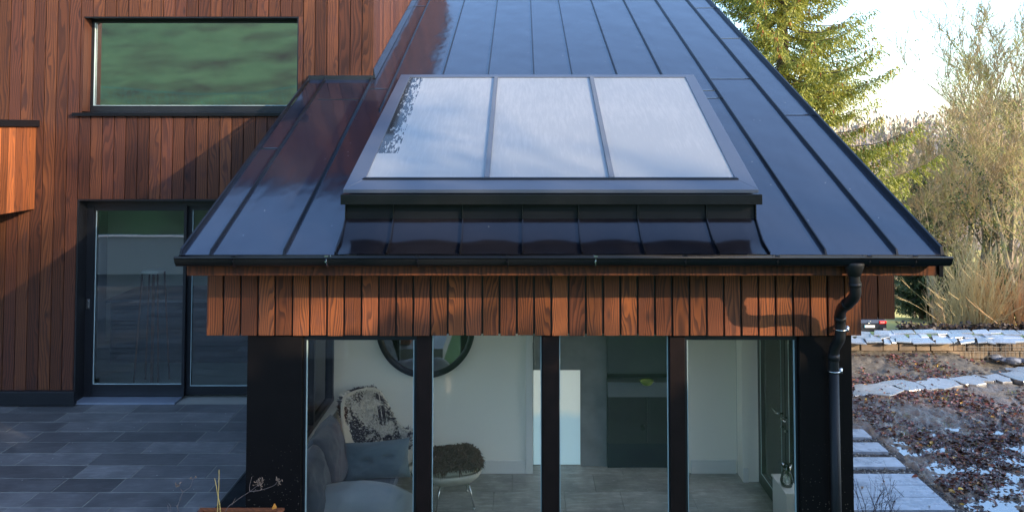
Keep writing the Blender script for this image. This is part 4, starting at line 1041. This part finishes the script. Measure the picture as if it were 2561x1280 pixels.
# fallen leaves
q = MB()
def leafat(x, y, z, s_, rnd):
    a = rnd.uniform(0, 6.3); tx, ty = rnd.gauss(0, .5), rnd.gauss(0, .5); n0 = len(q.v)
    for (u, v_, h) in ((-1,0,.1),(-.4,.55,.28),(.35,.5,.2),(1,0,-.05),(.35,-.5,.25),(-.4,-.55,.3),(0,0,-.05)):
        X_, Y_ = u*s_, v_*s_; h = h*s_*rnd.uniform(.3, 1.6)+X_*tx*.6+Y_*ty*.6
        q.v.append((x+cos(a)*X_-sin(a)*Y_, y+sin(a)*X_+cos(a)*Y_, z+h+s_*.25))
    q.f += [(n0+6,n0,n0+5),(n0+6,n0+5,n0+4),(n0+6,n0+4,n0+3),(n0+6,n0+3,n0+2),(n0+6,n0+2,n0+1),(n0+6,n0+1,n0)]
cnt = 0
while cnt < 24000:
    y = 5.5+7.7*rd.random()**1.0; x = rd.uniform(2.9, 9.8)
    dens = .35+1.3*noise.noise(Vector((x*.9, y*.9, 7)))+.6*noise.noise(Vector((x*3, y*3, 4)))
    dens *= 1.0 if y < 10 else .42
    z = mudz(x, y)
    if z < pz: dens *= .18; z = pz
    if x < 4.5 and y < 10.3: dens *= .03; z = GZ+.012
    if rd.random() < dens:
        leafat(x, y, z, rd.uniform(.010, .036), rd); cnt += 1
tag(q.build('fallen_leaves', m_leaf()), 'brown and dark red dead leaves scattered over the mud', 'leaves', kind='stuff')
q = MB()
for _ in range(60):
    x0_, y0_ = rd.uniform(3.3, 9), rd.uniform(6, 13)
    for _k in range(rd.randint(5, 14)):
        x, y = x0_+rd.gauss(0,.04), y0_+rd.gauss(0,.03); z = mudz(x, y)-.005; h = rd.uniform(.03,.09); l = rd.gauss(0,.02); n0 = len(q.v)
        q.v += [(x-.002,y,z),(x+.002,y,z),(x+l,y+rd.gauss(0,.02),z+h)]; q.f.append((n0,n0+1,n0+2))
tag(q.build('grass_tufts', m_foliage('young_grass', [(.16,.22,.04),(.30,.34,.08)])), 'sparse blades of grass coming up through the mud', 'grass', kind='stuff')
q = MB(); yl = atz(2403, 1224, GZ+.05)
q.grid(lambda u, v_: (yl.x+(u-.5)*.06, yl.y+(v_-.5)*.05*sin(pi*min(.98, max(.02, u))), GZ+.055+.012*sin(pi*u)), 6, 4)
tag(q.build('yellow_leaf', m_plain('yellow_leaf', (.75,.45,.02), .5), None, smooth=True), 'bright yellow leaf lying on the mud', 'leaf')
# clods
q = MB()
for _ in range(420):
    x, y = rd.uniform(3.2, 9.6), rd.uniform(6, 13.2)
    if x < 4.5 and y < 10.3: continue
    s_ = rd.uniform(.015, .05); n0 = len(q.v); z = mudz(x, y)
    for (a, b_, c) in ico: k_ = rd.uniform(.7, 1.3); q.v.append((x+a*s_*k_, y+b_*s_*k_, z+c*s_*.7*k_))
    q.f += [tuple(n0+i for i in f_) for f_ in icf]
tag(q.build('mud_clods', m_plain('dark_clod', (.05,.035,.03), .7, 0, .4, .4, 20, .6), smooth=False), 'dark lumps of mud and stone lying on the ground', 'clods', kind='stuff')

# bare shrub by the corner
q = MB()
def twig(mb, p_, d, L, rad, depth, rnd, n=3):
    pts_ = [p_]; dd = d.normalized()
    for i in range(4):
        dd = (dd+Vector((rnd.gauss(0,.10), rnd.gauss(0,.10), rnd.gauss(0,.05)))).normalized(); pts_.append(pts_[-1]+dd*L/4)
    mb.tube(pts_, [rad, rad*.9, rad*.8, rad*.65, rad*.5], 4, False)
    if depth:
        for _ in range(n):
            k_ = rnd.randint(1, 4); nd = (dd+Vector((rnd.gauss(0,.5), rnd.gauss(0,.5), rnd.uniform(.0,.4)))).normalized()
            twig(mb, pts_[k_], nd, L*rnd.uniform(.4,.65), rad*.6, depth-1, rnd, n)
for i in range(11):
    bpx = rd.uniform(2150, 2235); p0 = at(bpx, 1310, 6.9); twig(q, p0, Vector((rd.gauss(0,.25), rd.gauss(0,.1), 1)), rd.uniform(.22, .36), .003, 2, rd, 3)
q2 = MB(); b0 = at(2190, 1310, 6.9)
for i in range(5): q2.tube([(b0.x+(i-2)*.04, 6.9, GZ-.02), (b0.x+(i-2)*.08, 6.9, b0.z+.02)], .005, 5)
shr = empty('bare_shrub', (b0.x, 6.9, GZ), 'small leafless dark shrub in front of the paved landing', 'shrub')
q.build('twigs', m_plain('dark_twig', (.05,.03,.035), .8), shr); q2.build('stems', m_plain('dark_twig_stem', (.05,.03,.035), .8), shr)

# stone wall with slate capping, gabion at right
rw = empty('retaining_wall', (7, 13.7, GZ), 'low stone retaining wall topped with overlapping wet slates', 'wall')
q = MB(); ct = -.25; wx_ = 2.4
for row_i in range(3):
    x = 2.5+rd.random()*.3; z0 = -.70+row_i*.14
    while x < 14:
        L = rd.uniform(.18, .42); q.box(x, x+L-.012, 13.37+rd.uniform(0, .03), 13.8, z0, z0+.13); x += L
q.build('stones', m_tiles('brown_field_stone', [(.10,.075,.05),(.16,.12,.08),(.07,.055,.045)], rough=.7), rw, bevel=.012)
q = MB(); x = 2.2
for row_i, (ya, yb) in enumerate(((13.30, 13.55), (13.53, 13.80), (13.78, 14.04))):
    x = 2.2+rd.random()*.2
    while x < 14:
        L = rd.uniform(.09, .40); z0 = ct+rd.uniform(-.012, .014)+.004*row_i; skx = rd.uniform(.1, .6)
        e1, e2 = rd.uniform(-.06,.05), rd.uniform(-.06,.06); tl2 = rd.uniform(-.018, .018)
        pts_ = [(x, ya+e1, z0), (x+L-.012, ya+e2, z0+tl2), (x+L-.012+skx*(yb-ya), yb, z0+tl2), (x+skx*(yb-ya), yb, z0)]
        q.hexa([(a, b_, c-.022) for a, b_, c in pts_]+pts_); x += L
q.build('slate_capping', CAPSLATE, rw, bevel=.004)
q = MB()
x = 7.5
while x < 13: q.tube([(x, 13.33, -.60), (x, 13.33, ct-.03)], .003, 4); x += .075
for z in (-.58,-.50,-.42,-.34,-.27): q.tube([(7.5, 13.33, z), (13, 13.33, z)], .003, 4)
q.build('wire_mesh', m_plain('galvanised_wire', (.25,.25,.24), .5, .6), rw)
# rocks and a few plants at its foot
rk = MB(); RK = [(2490,893,.09),(2512,899,.07),(2535,902,.10),(2554,900,.06),(2575,905,.1),(2470,888,.05)]
for i, (a, b_, s_) in enumerate(RK):
    mb = MB(); p_ = atz(a, b_, GZ-.02)
    mb.grid(lambda u, v_: (sin(pi*v_)*cos(2*pi*u)*s_*(1.3+.5*noise.noise(Vector((u*5, v_*3, i)))), sin(pi*v_)*sin(2*pi*u)*s_*(1+.5*noise.noise(Vector((u*4, v_*4, i+9)))), cos(pi*v_)*s_*.6), 10, 6, True)
    o = mb.build('rock', m_tiles('blue_grey_rock%d' % i, [(.07,.08,.10),(.10,.11,.13)], rough=.4)); o.location = p_
    tag(o, ['flat blue grey rock left in the rubble below the mesh', 'small blue grey rock second from left below the mesh', 'biggest blue grey rock in front of the mesh wall', 'small rock at the right edge of the photo below the mesh', 'rock just past the right edge of the rubble', 'smallest rock at the left end of the rubble'][i], 'rock', 'rocks at the foot of the wall')
# ------------------------------------------------------------------ trees
def leaf_quad(mb, p_, d, up, L, wd):
    s_ = d.cross(up)
    if s_.length < 1e-4: s_ = Vector((1,0,0))
    s_ = s_.normalized()*wd; n0 = len(mb.v); m_ = p_+d*L*.5
    mb.v += [tuple(p_), tuple(m_+s_), tuple(p_+d*L), tuple(m_-s_)]; mb.f.append((n0,n0+1,n0+2,n0+3))
def spruce(name, loc, H, Rmax, label, mat, seed, dens=1.0, zlo=.12, droop=1.0, q_len=.17, cones=True):
    rnd = random.Random(seed); root = empty(name, loc, label, 'tree'); wd = MB(); fo = MB(); cn = MB()
    wd.tube([(0,0,-.5), (0,0,H*.5), (0,0,H)], [H*.016, H*.010, .02], 10)
    z = H*zlo
    while z < H*.985:
        k_ = z/H; L0 = Rmax*(1-k_)**.62*(.85+.15*sin(k_*40)); a0 = rnd.uniform(0, 6.3); nb_ = rnd.randint(4, 6)
        for i in range(nb_):
            a = a0+2*pi*i/nb_+rnd.gauss(0,.2); L = L0*rnd.uniform(.65, 1.12)
            if L < .25: continue
            dirv = Vector((cos(a), sin(a), 0)); pts_ = []
            n = 9
            for s_ in range(n+1):
                f_ = s_/n; pts_.append(Vector((0,0,z))+dirv*L*f_+Vector((0,0,-L*.16*droop*sin(pi*f_*.75)+L*.16*f_**3)))
            wd.tube(pts_, [max(.008, .035*(1-s_/n)*(L/4)+.006) for s_ in range(n+1)], 4, False)
            side = dirv.cross(Vector((0,0,1)))
            m_ = int(L*9*dens)
            for s_ in range(m_):
                f_ = .12+.88*(s_+rnd.random())/m_; i_ = min(n-1, int(f_*n)); p_ = pts_[i_].lerp(pts_[i_+1], f_*n-i_)
                for sg in (-1, 1):
                    tl = L*.22*(1-f_*.75)*rnd.uniform(.5, 1.3)+.10
                    td = (side*sg+dirv*rnd.uniform(.3,1.0)+Vector((0,0,rnd.uniform(-1.5,-.25)*droop))).normalized()
                    end = p_+td*tl
                    nq = max(2, int(tl/.065)); 
                    for t2 in range(nq):
                        b_ = p_+td*tl*(t2+.3)/nq+Vector((0,0,-.12*tl*(t2/nq)**2))
                        dd = (td+Vector((rnd.gauss(0,.45), rnd.gauss(0,.45), rnd.gauss(-.35,.4)))).normalized()
                        leaf_quad(fo, b_, dd, Vector((rnd.gauss(0,1), rnd.gauss(0,1), rnd.gauss(0,1))), q_len*rnd.uniform(.6,1.2), q_len*.15)
                if cones and k_ > .35 and f_ > .35 and rnd.random() < .14:
                    c0 = p_+Vector((rnd.gauss(0,.06), rnd.gauss(0,.06), -.05)); cn.tube([c0, c0+Vector((0,0,-.07)), c0+Vector((0,0,-.13))], [.018,.024,.008], 5)
        z += H*.012+.16*rnd.random()
    wd.build('trunk', BARKS, root, local=True); fo.build('crown', mat, root, local=True)
    if cn.v: tag(cn.build('cones', m_plain('spruce_cones', (.32,.13,.05), .8, 0, .2, .3, 9), root, local=True), kind='stuff')
    return root
BARKS = m_bark('conifer_bark', (.09,.06,.045), (.20,.14,.10))
SPR = m_foliage('spruce_needles', [(.20,.22,.035), (.34,.34,.05), (.44,.40,.06), (.26,.28,.05)], trans=.35)
SPRD = m_foliage('dark_spruce_needles', [(.05,.08,.03), (.09,.12,.04), (.12,.14,.05)], trans=.25)
sp_base = Vector((X(1960, 300, 27), 27, gh(9, 27)))
spruce('spruce_tree', sp_base, 20, 6.6, 'tall sunlit spruce with drooping branches beside the roof', SPR, 2, 2.3, .24, q_len=.14)

def bare_tree(seed, H, spread=.45, levels=5, stems=1, twigr=.010, nkids=4, first=.38, up=.25, ivy=0, lichen=0):
    rnd = random.Random(seed); wd = MB(); tw = MB(); iv = MB()
    def br(p_, d, L, rad, lv):
        n = 5; pts_ = [p_]; dd = d
        for i in range(n):
            dd = (dd+Vector((rnd.gauss(0,.12), rnd.gauss(0,.12), rnd.gauss(0,.07)+up*.12))).normalized(); pts_.append(pts_[-1]+dd*L/n)
        tgt = wd if lv >= levels-2 else tw
        tgt.tube(pts_, [max(twigr, rad*(1-.55*i/n)) for i in range(n+1)], 7 if lv == levels else (4 if lv > 1 else 3), False)
        if lichen and lv in (1, 2):
            for _ in range(lichen):
                i = rnd.randint(1, n); leaf_quad(iv, pts_[i]+Vector((rnd.gauss(0,.05), rnd.gauss(0,.05), rnd.gauss(0,.05))), Vector((rnd.gauss(0,1), rnd.gauss(0,1), rnd.gauss(0,1))).normalized(), Vector((rnd.gauss(0,1), 1, rnd.gauss(0,1))), .13, .05)
        if ivy and lv >= levels-1:
            for i in range(n):
                for _ in range(int(ivy*(1 if lv == levels else .4))):
                    c = pts_[i].lerp(pts_[i+1], rnd.random()); o_ = Vector((rnd.gauss(0,1), rnd.gauss(0,1), rnd.gauss(0,.6)))*(rad*1.2+.16)
                    leaf_quad(iv, c+o_, Vector((rnd.gauss(0,1), rnd.gauss(0,1), rnd.gauss(-.6,.6))).normalized(), Vector((rnd.gauss(0,1), rnd.gauss(0,1), 1)), .17, .07)
        if lv:
            k_ = nkids+(1 if lv < levels-1 else 0)
            for j_ in range(k_):
                f_ = (first if lv == levels else .2)+(1-(first if lv == levels else .2))*(j_+rnd.random())/k_; i = min(n-1, int(f_*n)); q_ = pts_[i].lerp(pts_[i+1], f_*n-i)
                ax = Vector((rnd.gauss(0,1), rnd.gauss(0,1), rnd.gauss(0,.5))).normalized()
                nd = (dd*(1-spread)+ax*spread*1.3+Vector((0,0,up))).normalized()
                br(q_, nd, L*rnd.uniform(.42,.68), rad*(1-.5*f_)*.5, lv-1)
    for s_ in range(stems):
        a = 2*pi*s_/max(1,stems)+rnd.random(); o_ = Vector((cos(a), sin(a), 0))*(.25 if stems > 1 else 0)
        br(o_+Vector((0,0,-.3)), Vector((cos(a)*.16*(stems > 1), sin(a)*.16*(stems > 1), 1)).normalized(), H*.62*rnd.uniform(.85,1.1), H*.012+.03, levels)
    return wd, tw, iv
BARKB = m_bark('mossy_bark', (.16,.12,.085), (.36,.29,.22), (.30,.30,.09))
TWIGB = m_bark('pale_twigs', (.17,.12,.07), (.48,.36,.20), (.34,.33,.09))
TWIGR = m_bark('warm_twigs', (.20,.13,.07), (.48,.34,.18), (.30,.29,.08))
IVY = m_foliage('ivy_leaves', [(.03,.06,.015), (.06,.10,.025), (.11,.15,.04), (.05,.08,.02)])
LICH = m_foliage('lichen_tufts', [(.28,.32,.10), (.42,.44,.18)])
def make_tree(name, args, twm, leafm, leafname):
    wd, tw, iv = args; root = bpy.data.objects.new(name, None); C.objects.link(root)
    wd.build('trunk', BARKB, root, local=True); tw.build('twigs', twm, root, local=True)
    if iv.v: tag(iv.build(leafname, leafm, root, local=True), kind='stuff')
    return root
protoA = make_tree('bare_tree', bare_tree(5, 16, .42, 5, 1, .011, 4, .3, .28, 0, 1), TWIGB, LICH, 'lichen')
protoB = make_tree('ivy_clad_tree', bare_tree(8, 15, .40, 5, 1, .011, 4, .35, .25, 90), TWIGR, IVY, 'ivy')
protoC = make_tree('bare_tree', bare_tree(13, 13, .5, 5, 3, .010, 3, .2, .22, 0, 1), TWIGB, LICH, 'lichen')
def place(proto, px, Y, s_, rz, label, cat, group, first=[set()]):
    o = proto if proto.name not in first[0] else copy_thing(proto)
    first[0].add(proto.name)
    x = X(px, 600, Y); o.location = (x, Y, gh(x, Y)-.1); o.rotation_euler = (0, 0, rz); o.scale = (s_, s_, s_)
    tag(o, label, cat, group); return o
TG = 'trees beyond the garden wall'
place(protoA, 2500, 50, 1.22, .3, 'tallest leafless tree with fine pale twigs against the sky, far right', 'tree', TG)
place(protoA, 2390, 54, 1.12, 2.1, 'leafless tree with a rounded twiggy crown, right of the spruce', 'tree', TG)
place(protoA, 2575, 47, 1.12, 4.0, 'leafless tree half cut by the right edge of the photo', 'tree', TG)
place(protoA, 2290, 62, .80, 5.2, 'leafless tree seen low between the spruce and the tall bare trees', 'tree', TG)
place(protoB, 2400, 47, .72, .5, 'ivy-clad tree above the straw coloured bush', 'tree', TG)
place(protoB, 2530, 44, .80, 2.5, 'dark ivy-clad tree beside the tall reedy bush', 'tree', TG)
place(protoB, 2320, 49, .60, 3.9, 'ivy-clad tree low behind the roof corner', 'tree', TG)
place(protoB, 2465, 52, .95, 5.0, 'ivy-clad tree in the middle of the bare trees', 'tree', TG)
place(protoC, 2440, 45, .80, 1.0, 'many-stemmed mossy tree with pale bare stems', 'tree', TG)
place(protoC, 2560, 42, .85, 3.0, 'many-stemmed tree with orange brown twigs at the right edge', 'tree', TG)
place(protoC, 2345, 44, .62, 4.5, 'many-stemmed tree with twisted pale branches just right of the roof corner', 'tree', TG)
spruce('spruce_tree', (X(2300, 600, 46), 46, gh(17, 46)), 9.0, 3.0, 'smaller dark spruce behind the roof corner', SPRD, 5, 2.0, .1, 1.0, .18, False)
#spruce('spruce_tree', (X(2330, 600, 58), 58, gh(30, 58)), 16, 3.5, 'distant dusky spruce between the sunlit spruce and the bare trees', SPRD, 6, .6, .1, 1.0, .25, False)

# straw-coloured multi-stemmed bushes
def bush(seed, H, n, fan, label, px, Y, mat, group=None):
    rnd = random.Random(seed); q = MB()
    for _ in range(n):
        a, f_ = rnd.uniform(0, 6.3), abs(rnd.gauss(0, fan)); d = Vector((cos(a)*f_, sin(a)*f_, 1)).normalized(); p_ = Vector((cos(a), sin(a), 0))*rnd.uniform(0,.5)
        pts_ = [p_]; L = H*rnd.uniform(.5,1.05)
        for i in range(5):
            d = (d+Vector((rnd.gauss(0,.05)+cos(a)*f_*.06, rnd.gauss(0,.05), 0))).normalized(); pts_.append(pts_[-1]+d*L/5)
        q.tube(pts_, [.020,.017,.014,.012,.009,.006], 3, False)
        for k_ in range(4):
            i = rnd.randint(2, 5); d2 = (d+Vector((rnd.gauss(0,.35), rnd.gauss(0,.35), .1))).normalized(); q.tube([pts_[i], pts_[i]+d2*L*.12, pts_[i]+d2*L*.22+Vector((0,0,.03))], [.010,.008,.005], 3, False)
    x = X(px, 700, Y); root = empty('straw_bush', (x, Y, gh(x, Y)-.05), label, 'bush', group); q.build('stems', mat, root, local=True); return root
STRAW = m_bark('straw_stems', (.42,.30,.14), (.66,.50,.26)); ORNG = m_bark('orange_stems', (.40,.24,.12), (.60,.38,.20))
BG = 'straw coloured bushes beyond the slate wall'
place(protoA, 2440, 58, 1.2, 1.3, 'leafless tree in the back row between the two tallest crowns', 'tree', TG)
place(protoA, 2215, 60, .95, 2.2, 'small leafless tree low between the big spruce and the bare trees', 'tree', TG)
place(protoC, 2500, 47, 1.1, 5.5, 'many-stemmed tree with yellow green moss in front of the tallest bare tree', 'tree', TG)
place(protoB, 2360, 43.5, .62, 1.9, 'ivy-clad tree nearest the sunlit field', 'tree', TG)
bush(1, 4.6, 190, .26, 'tall upright reedy straw bush left of the dark ivy trunks', 2450, 40.5, STRAW, BG)
bush(2, 3.6, 130, .50, 'spreading straw bush with arching stems near the sunlit field', 2405, 41, STRAW, BG)
bush(3, 3.8, 120, .35, 'orange tinged bush at the right edge of the photo', 2548, 40, ORNG, BG)
bush(4, 2.6, 26, .55, 'low thin bush right beside the timber fascia end', 2335, 43, ORNG, BG)
# evergreen understorey
def evergreen(seed, px, Y, rx_, rz_, label):
    rnd = random.Random(seed); q = MB(); st_ = MB()
    cl_ = [(Vector((rnd.gauss(0,.5)*rx_, rnd.gauss(0,.5)*rx_, rz_*rnd.uniform(.1,1))), rnd.uniform(.3,.7)) for _ in range(22)]
    for c, r_ in cl_:
        for _ in range(190):
            d = Vector((rnd.gauss(0,1), rnd.gauss(0,1), rnd.gauss(0,.8))).normalized(); leaf_quad(q, c+d*r_*rnd.random()**.4, Vector((rnd.gauss(0,1), rnd.gauss(0,1), rnd.gauss(-.2,.7))).normalized(), Vector((rnd.gauss(0,1), rnd.gauss(0,1), 1)), .2, .07)
        st_.tube([(0,0,0), tuple(c*.5), tuple(c)], [.04,.03,.01], 5, False)
    x = X(px, 700, Y); root = empty('evergreen_bush', (x, Y, gh(x, Y)-.05), label, 'bush', 'dark evergreen bushes under the trees')
    q.build('foliage', IVY, root, local=True); st_.build('stems', BARKB, root, local=True)
for i, (px, Y, a, b_, lab) in enumerate(((2392, 45, 1.0, 2.8, 'dark evergreen bush between the two straw bushes'), (2500, 43, 1.1, 3.0, 'dark evergreen bush right of the tall reedy straw bush'), (2352, 50, .8, 1.5, 'small evergreen bush at the edge of the sunlit field'), (2610, 44, 1.3, 3.4, 'evergreen bush beyond the right edge'), (2440, 50, 1.6, 4.2, 'large evergreen bush at the back behind the reedy straw bush'), (2330, 47, .9, 2.0, 'evergreen bush behind the arching straw bush'))):
    evergreen(30+i, px, Y, a, b_, lab)
# low dark bank / clipped hedge behind the road
rnd = random.Random(77); q = MB()
for _ in range(9000):
    x = rnd.uniform(18.8, 36); y = 39.2+rnd.gauss(0,.25); z = gh(x, y)+.1+rnd.random()*.95
    leaf_quad(q, Vector((x, y, z)), Vector((rnd.gauss(0,1), rnd.gauss(0,1), rnd.gauss(0,.6))).normalized(), Vector((0,rnd.gauss(0,1),1)), .22, .08)
for i in range(60): q.box(18.8+i*.29, 18.8+i*.29+.30, 39.05, 39.35, gh(20, 39)-.2, gh(20, 39)+.80+.08*rnd.random())
tag(q.build('low_hedge', m_foliage('dark_hedge', [(.03,.018,.018), (.06,.035,.03), (.04,.03,.025)], trans=.1)), 'low dark brown clipped hedge along the far road', 'hedge')
# far woods
q = MB()
for _ in range(42000):
    x = rnd.uniform(-10, 190); y = rnd.uniform(125, 190); hgt = 12.5+5*noise.noise(Vector((x*.05, y*.05, 0)))+2*noise.noise(Vector((x*.3, y*.3, 0)))
    z = gh(x, y)+rnd.random()*hgt
    leaf_quad(q, Vector((x, y, z)), Vector((rnd.gauss(0,.5), rnd.gauss(0,.5), 1)).normalized(), Vector((rnd.gauss(0,1), 1, 0)), 1.3, .22)
tag(q.build('distant_wood', m_foliage('distant_wood', [(.34,.24,.19), (.42,.31,.25), (.28,.24,.18)], trans=.1)), 'hazy pinkish brown wood on the far hillside', 'wood', kind='stuff')

# road and car
q = MB()
q.grid(lambda u, v_: (8+60*u, 36.6+2.1*v_, gh(8+60*u, 36.6+2.1*v_)+.03), 40, 6)
tag(q.build('road', m_plain('lane_asphalt', (.06,.06,.06), .8)), kind='structure')
cxp = atz(2174, 826, 0)
cY = 40.3; cX = X(2174, 800, cY); cZ_ = gh(cX, cY)
car = empty('parked_car', (cX, cY, cZ_), 'dark grey estate car seen from behind with red tail lights', 'car', rz=radians(0))
CARP = m_plain('dark_car_paint', (.03,.033,.045), .22, .3, .7, .05)
q = MB()   # lofted body, tail towards -Y
secs = [(0,.30,.80,.86,.84),(.06,.28,.98,.90,.88),(.5,.26,1.02,.91,.88),(1.2,.24,1.0,.91,.88),(2.6,.24,.98,.91,.88),(3.6,.26,.92,.90,.85),(4.2,.30,.80,.84,.78),(4.35,.36,.68,.76,.70)]
def ring(y, z0, z1, wb, wt):
    return [(-wb,y,z0+.10),(-wb*.94,y,z0),(wb*.94,y,z0),(wb,y,z0+.10),(wb,y,(z0+z1)/2+.08),(wt,y,z1-.03),(wt*.93,y,z1),(-wt*.93,y,z1),(-wt,y,z1-.03),(-wb,y,(z0+z1)/2+.08)]
n0 = len(q.v)
for s_ in secs: q.v += ring(*s_)
for i in range(len(secs)-1):
    for k_ in range(10): l_ = (k_+1) % 10; q.f.append((n0+i*10+k_, n0+i*10+l_, n0+(i+1)*10+l_, n0+(i+1)*10+k_))
q.f.append(tuple(range(10))); q.f.append(tuple(n0+(len(secs)-1)*10+i for i in range(10))[::-1])
n0 = len(q.v); cab_ = [(.10,1.0,.80,.80),(.42,1.46,.64,.80),(1.0,1.52,.63,.80),(2.2,1.50,.62,.80),(3.05,1.0,.78,.78)]
for (y, z, wt, wb) in cab_: q.v += [(-wb,y,.97),(wb,y,.97),(wt,y,z),(-wt,y,z)]
for i in range(len(cab_)-1):
    for k_ in (1,2,3): l_ = (k_+1) % 4; q.f.append((n0+i*4+k_, n0+i*4+l_, n0+(i+1)*4+l_, n0+(i+1)*4+k_))
q.f.append((n0, n0+1, n0+2, n0+3)); q.build('body', CARP, car, smooth=False, local=True, bevel=.02)
DG = m_plain('dark_car_glass', (.01,.012,.015), .08, 0, .8)
q = MB(); q.hexa([(-.68,.17,1.05),(.68,.17,1.05),(.68,.24,1.05),(-.68,.24,1.05),(-.58,.37,1.40),(.58,.37,1.40),(.58,.46,1.40),(-.58,.46,1.40)]); q.build('rear_window', DG, car, local=True)
for sg in (-1, 1):
    q = MB(); q.poly((sg*.795,.7,1.02),(sg*.79,2.7,1.02),(sg*.66,2.15,1.42),(sg*.66,.8,1.44)); q.build('side_window', DG, car, local=True, solid=.02)
    q = MB(); q.box(min(sg*.50,sg*.88), max(sg*.50,sg*.88), -.03, .10, .78, .93); q.build('tail_light', m_plain('red_lens', (.55,.02,.015), .2, 0, .8), car, local=True, bevel=.02)
    q = MB(); q.box(min(sg*.55,sg*.78), max(sg*.55,sg*.78), -.034, -.031, .84, .87); q.build('reflector', m_plain('pale_lens', (.85,.5,.45), .2), car, local=True)
    q = MB(); q.box(min(sg*.70,sg*.86), max(sg*.70,sg*.86), -.035, .0, .42, .56); q.build('bumper_reflector', m_plain('silver_trim', (.5,.52,.55), .3, .5), car, local=True)
    for yy in (.85, 3.45):
        q = MB(); q.tube([(sg*.68,yy,.32),(sg*.90,yy,.32)], .32, 20); wo_ = q.build('wheel', m_plain('tyre_rubber', (.015,.015,.015), .8), car, local=True)
        q = MB(); q.tube([(sg*.88,yy,.32),(sg*.908,yy,.32)], .20, 16); q.build('rim', STEEL, wo_, local=True)
q = MB(); q.box(-.27, .27, -.045, -.02, .60, .72); npl = q.build('number_plate', m_plain('white_plate', (.75,.75,.72), .4), car, local=True)
q = MB(); q.box(-.27, -.23, -.048, -.0455, .60, .72); q.build('plate_band', m_plain('blue_green_band', (.02,.25,.35), .4), npl, local=True)
q = MB(); q.grid(lambda u, v_: (cos(2*pi*u)*(.085+.008*cos(2*pi*v_)), -.03+.008*sin(2*pi*v_), .86+sin(2*pi*u)*(.055+.008*cos(2*pi*v_))), 20, 6, True); q.grid(lambda u, v_: (cos(2*pi*u)*(.035+.007*cos(2*pi*v_)), -.03+.008*sin(2*pi*v_), .86+sin(2*pi*u)*(.052+.007*cos(2*pi*v_))), 16, 6, True)
q.build('badge', STEEL, car, smooth=True, local=True)

# ------------------------------------------------------------------ trees behind the viewpoint that dapple the low sun
SHG = 'trees on the bank behind the viewpoint'
import itertools
shade = [(13.5,-6.5,.62,protoB,0,'ivy-clad tree on the bank nearest the viewpoint'), (19,-13,.8,protoB,1.4,'ivy-clad tree on the bank in the middle'), (24,-9.5,.62,protoA,2.2,'leafless tree on the bank to the right'), (22,-18.5,.9,protoA,3.2,'leafless tree on the bank at the back'), (29,-17,.95,protoB,4.2,'ivy-clad tree furthest up the bank'), (15,-11.5,.7,protoA,5.2,'leafless tree on the bank behind the nearest ivy tree')]
for (x, y, s_, pr, rz, lab) in shade:
    o = copy_thing(pr); o.location = (x, y, gh(x, y)-.1); o.rotation_euler = (0,0,rz); o.scale = (s_,)*3; tag(o, lab, 'tree', SHG)
q = MB(); rnd = random.Random(5); hb = MB()  # unseen hedge added, its top shaped to shade the front below the fascia
for _ in range(42000):
    f_ = rnd.random(); x = 5+20*f_; y = -3.2+3.6*(1-f_)*.9+rnd.gauss(0,.35); top = 5.75-.6*smooth(9.8, 11.2, x)*(1-smooth(13.8, 14.8, x))+1.4*smooth(14.6, 16.2, x)+.3*sin(x*1.7)+.35*noise.noise(Vector((x*1.3, 0, 3)))-.17*(12-x)*.8
    z = gh(x, y)+(top-gh(x, y))*rnd.random()**.8
    leaf_quad(q, Vector((x, y, z)), Vector((rnd.gauss(0,1), rnd.gauss(0,1), rnd.gauss(.3,.8))).normalized(), Vector((rnd.gauss(0,1), rnd.gauss(0,1), 1)), .34, .11)
for i in range(34):
    x = 5.2+i*.59; y = -3.2+3.6*(1-(x-5)/20)*.9; hb.tube([(x,y,gh(x,y)-.2),(x+.05,y,gh(x,y)+2),(x,y,5.2-.14*(12-x))], [.06,.045,.02], 6)
hr = empty('tall_hedge', (15, -2, gh(15,-2)), 'tall evergreen hedge on the bank behind the viewpoint', 'hedge')
fo_ = q.build('foliage', IVY, hr); hb.build('stems', BARKB, hr)

# green netting on the bank, mirrored in the upper window
NETM = m_plain('green_netting', (.05,.30,.22), .6)
def mir(px, py, D): return Vector(((px-PPX)/FPX*D, 2*9.79-D, CZ+(325-py)/FPX*D))
net = empty('netting_fence', mir(500, 250, 26), 'sagging green netting fence on the grassy bank', 'fence')
q = MB(); top_ = [mir(120+i*40, 198+38*sin(pi*min(1, max(0, (i*40)/760))), 26) for i in range(20)]
q.tube(top_, .014, 5); q.build('top_cord', NETM, net)
q = MB(); rnd = random.Random(8)
for a, b_ in zip(top_, top_[1:]):
    for k_ in range(4):
        p_ = a.lerp(b_, k_/4)
        q.tube([p_, p_+Vector((rnd.gauss(0,.06), 0, -.2)), p_+Vector((rnd.gauss(0,.08), 0, -.45))], .005, 3)
for dz in (.15, .3, .42): q.tube([p_+Vector((0, 0, -dz+rnd.gauss(0,.03))) for p_ in top_], .005, 3)
q.build('mesh', NETM, net)
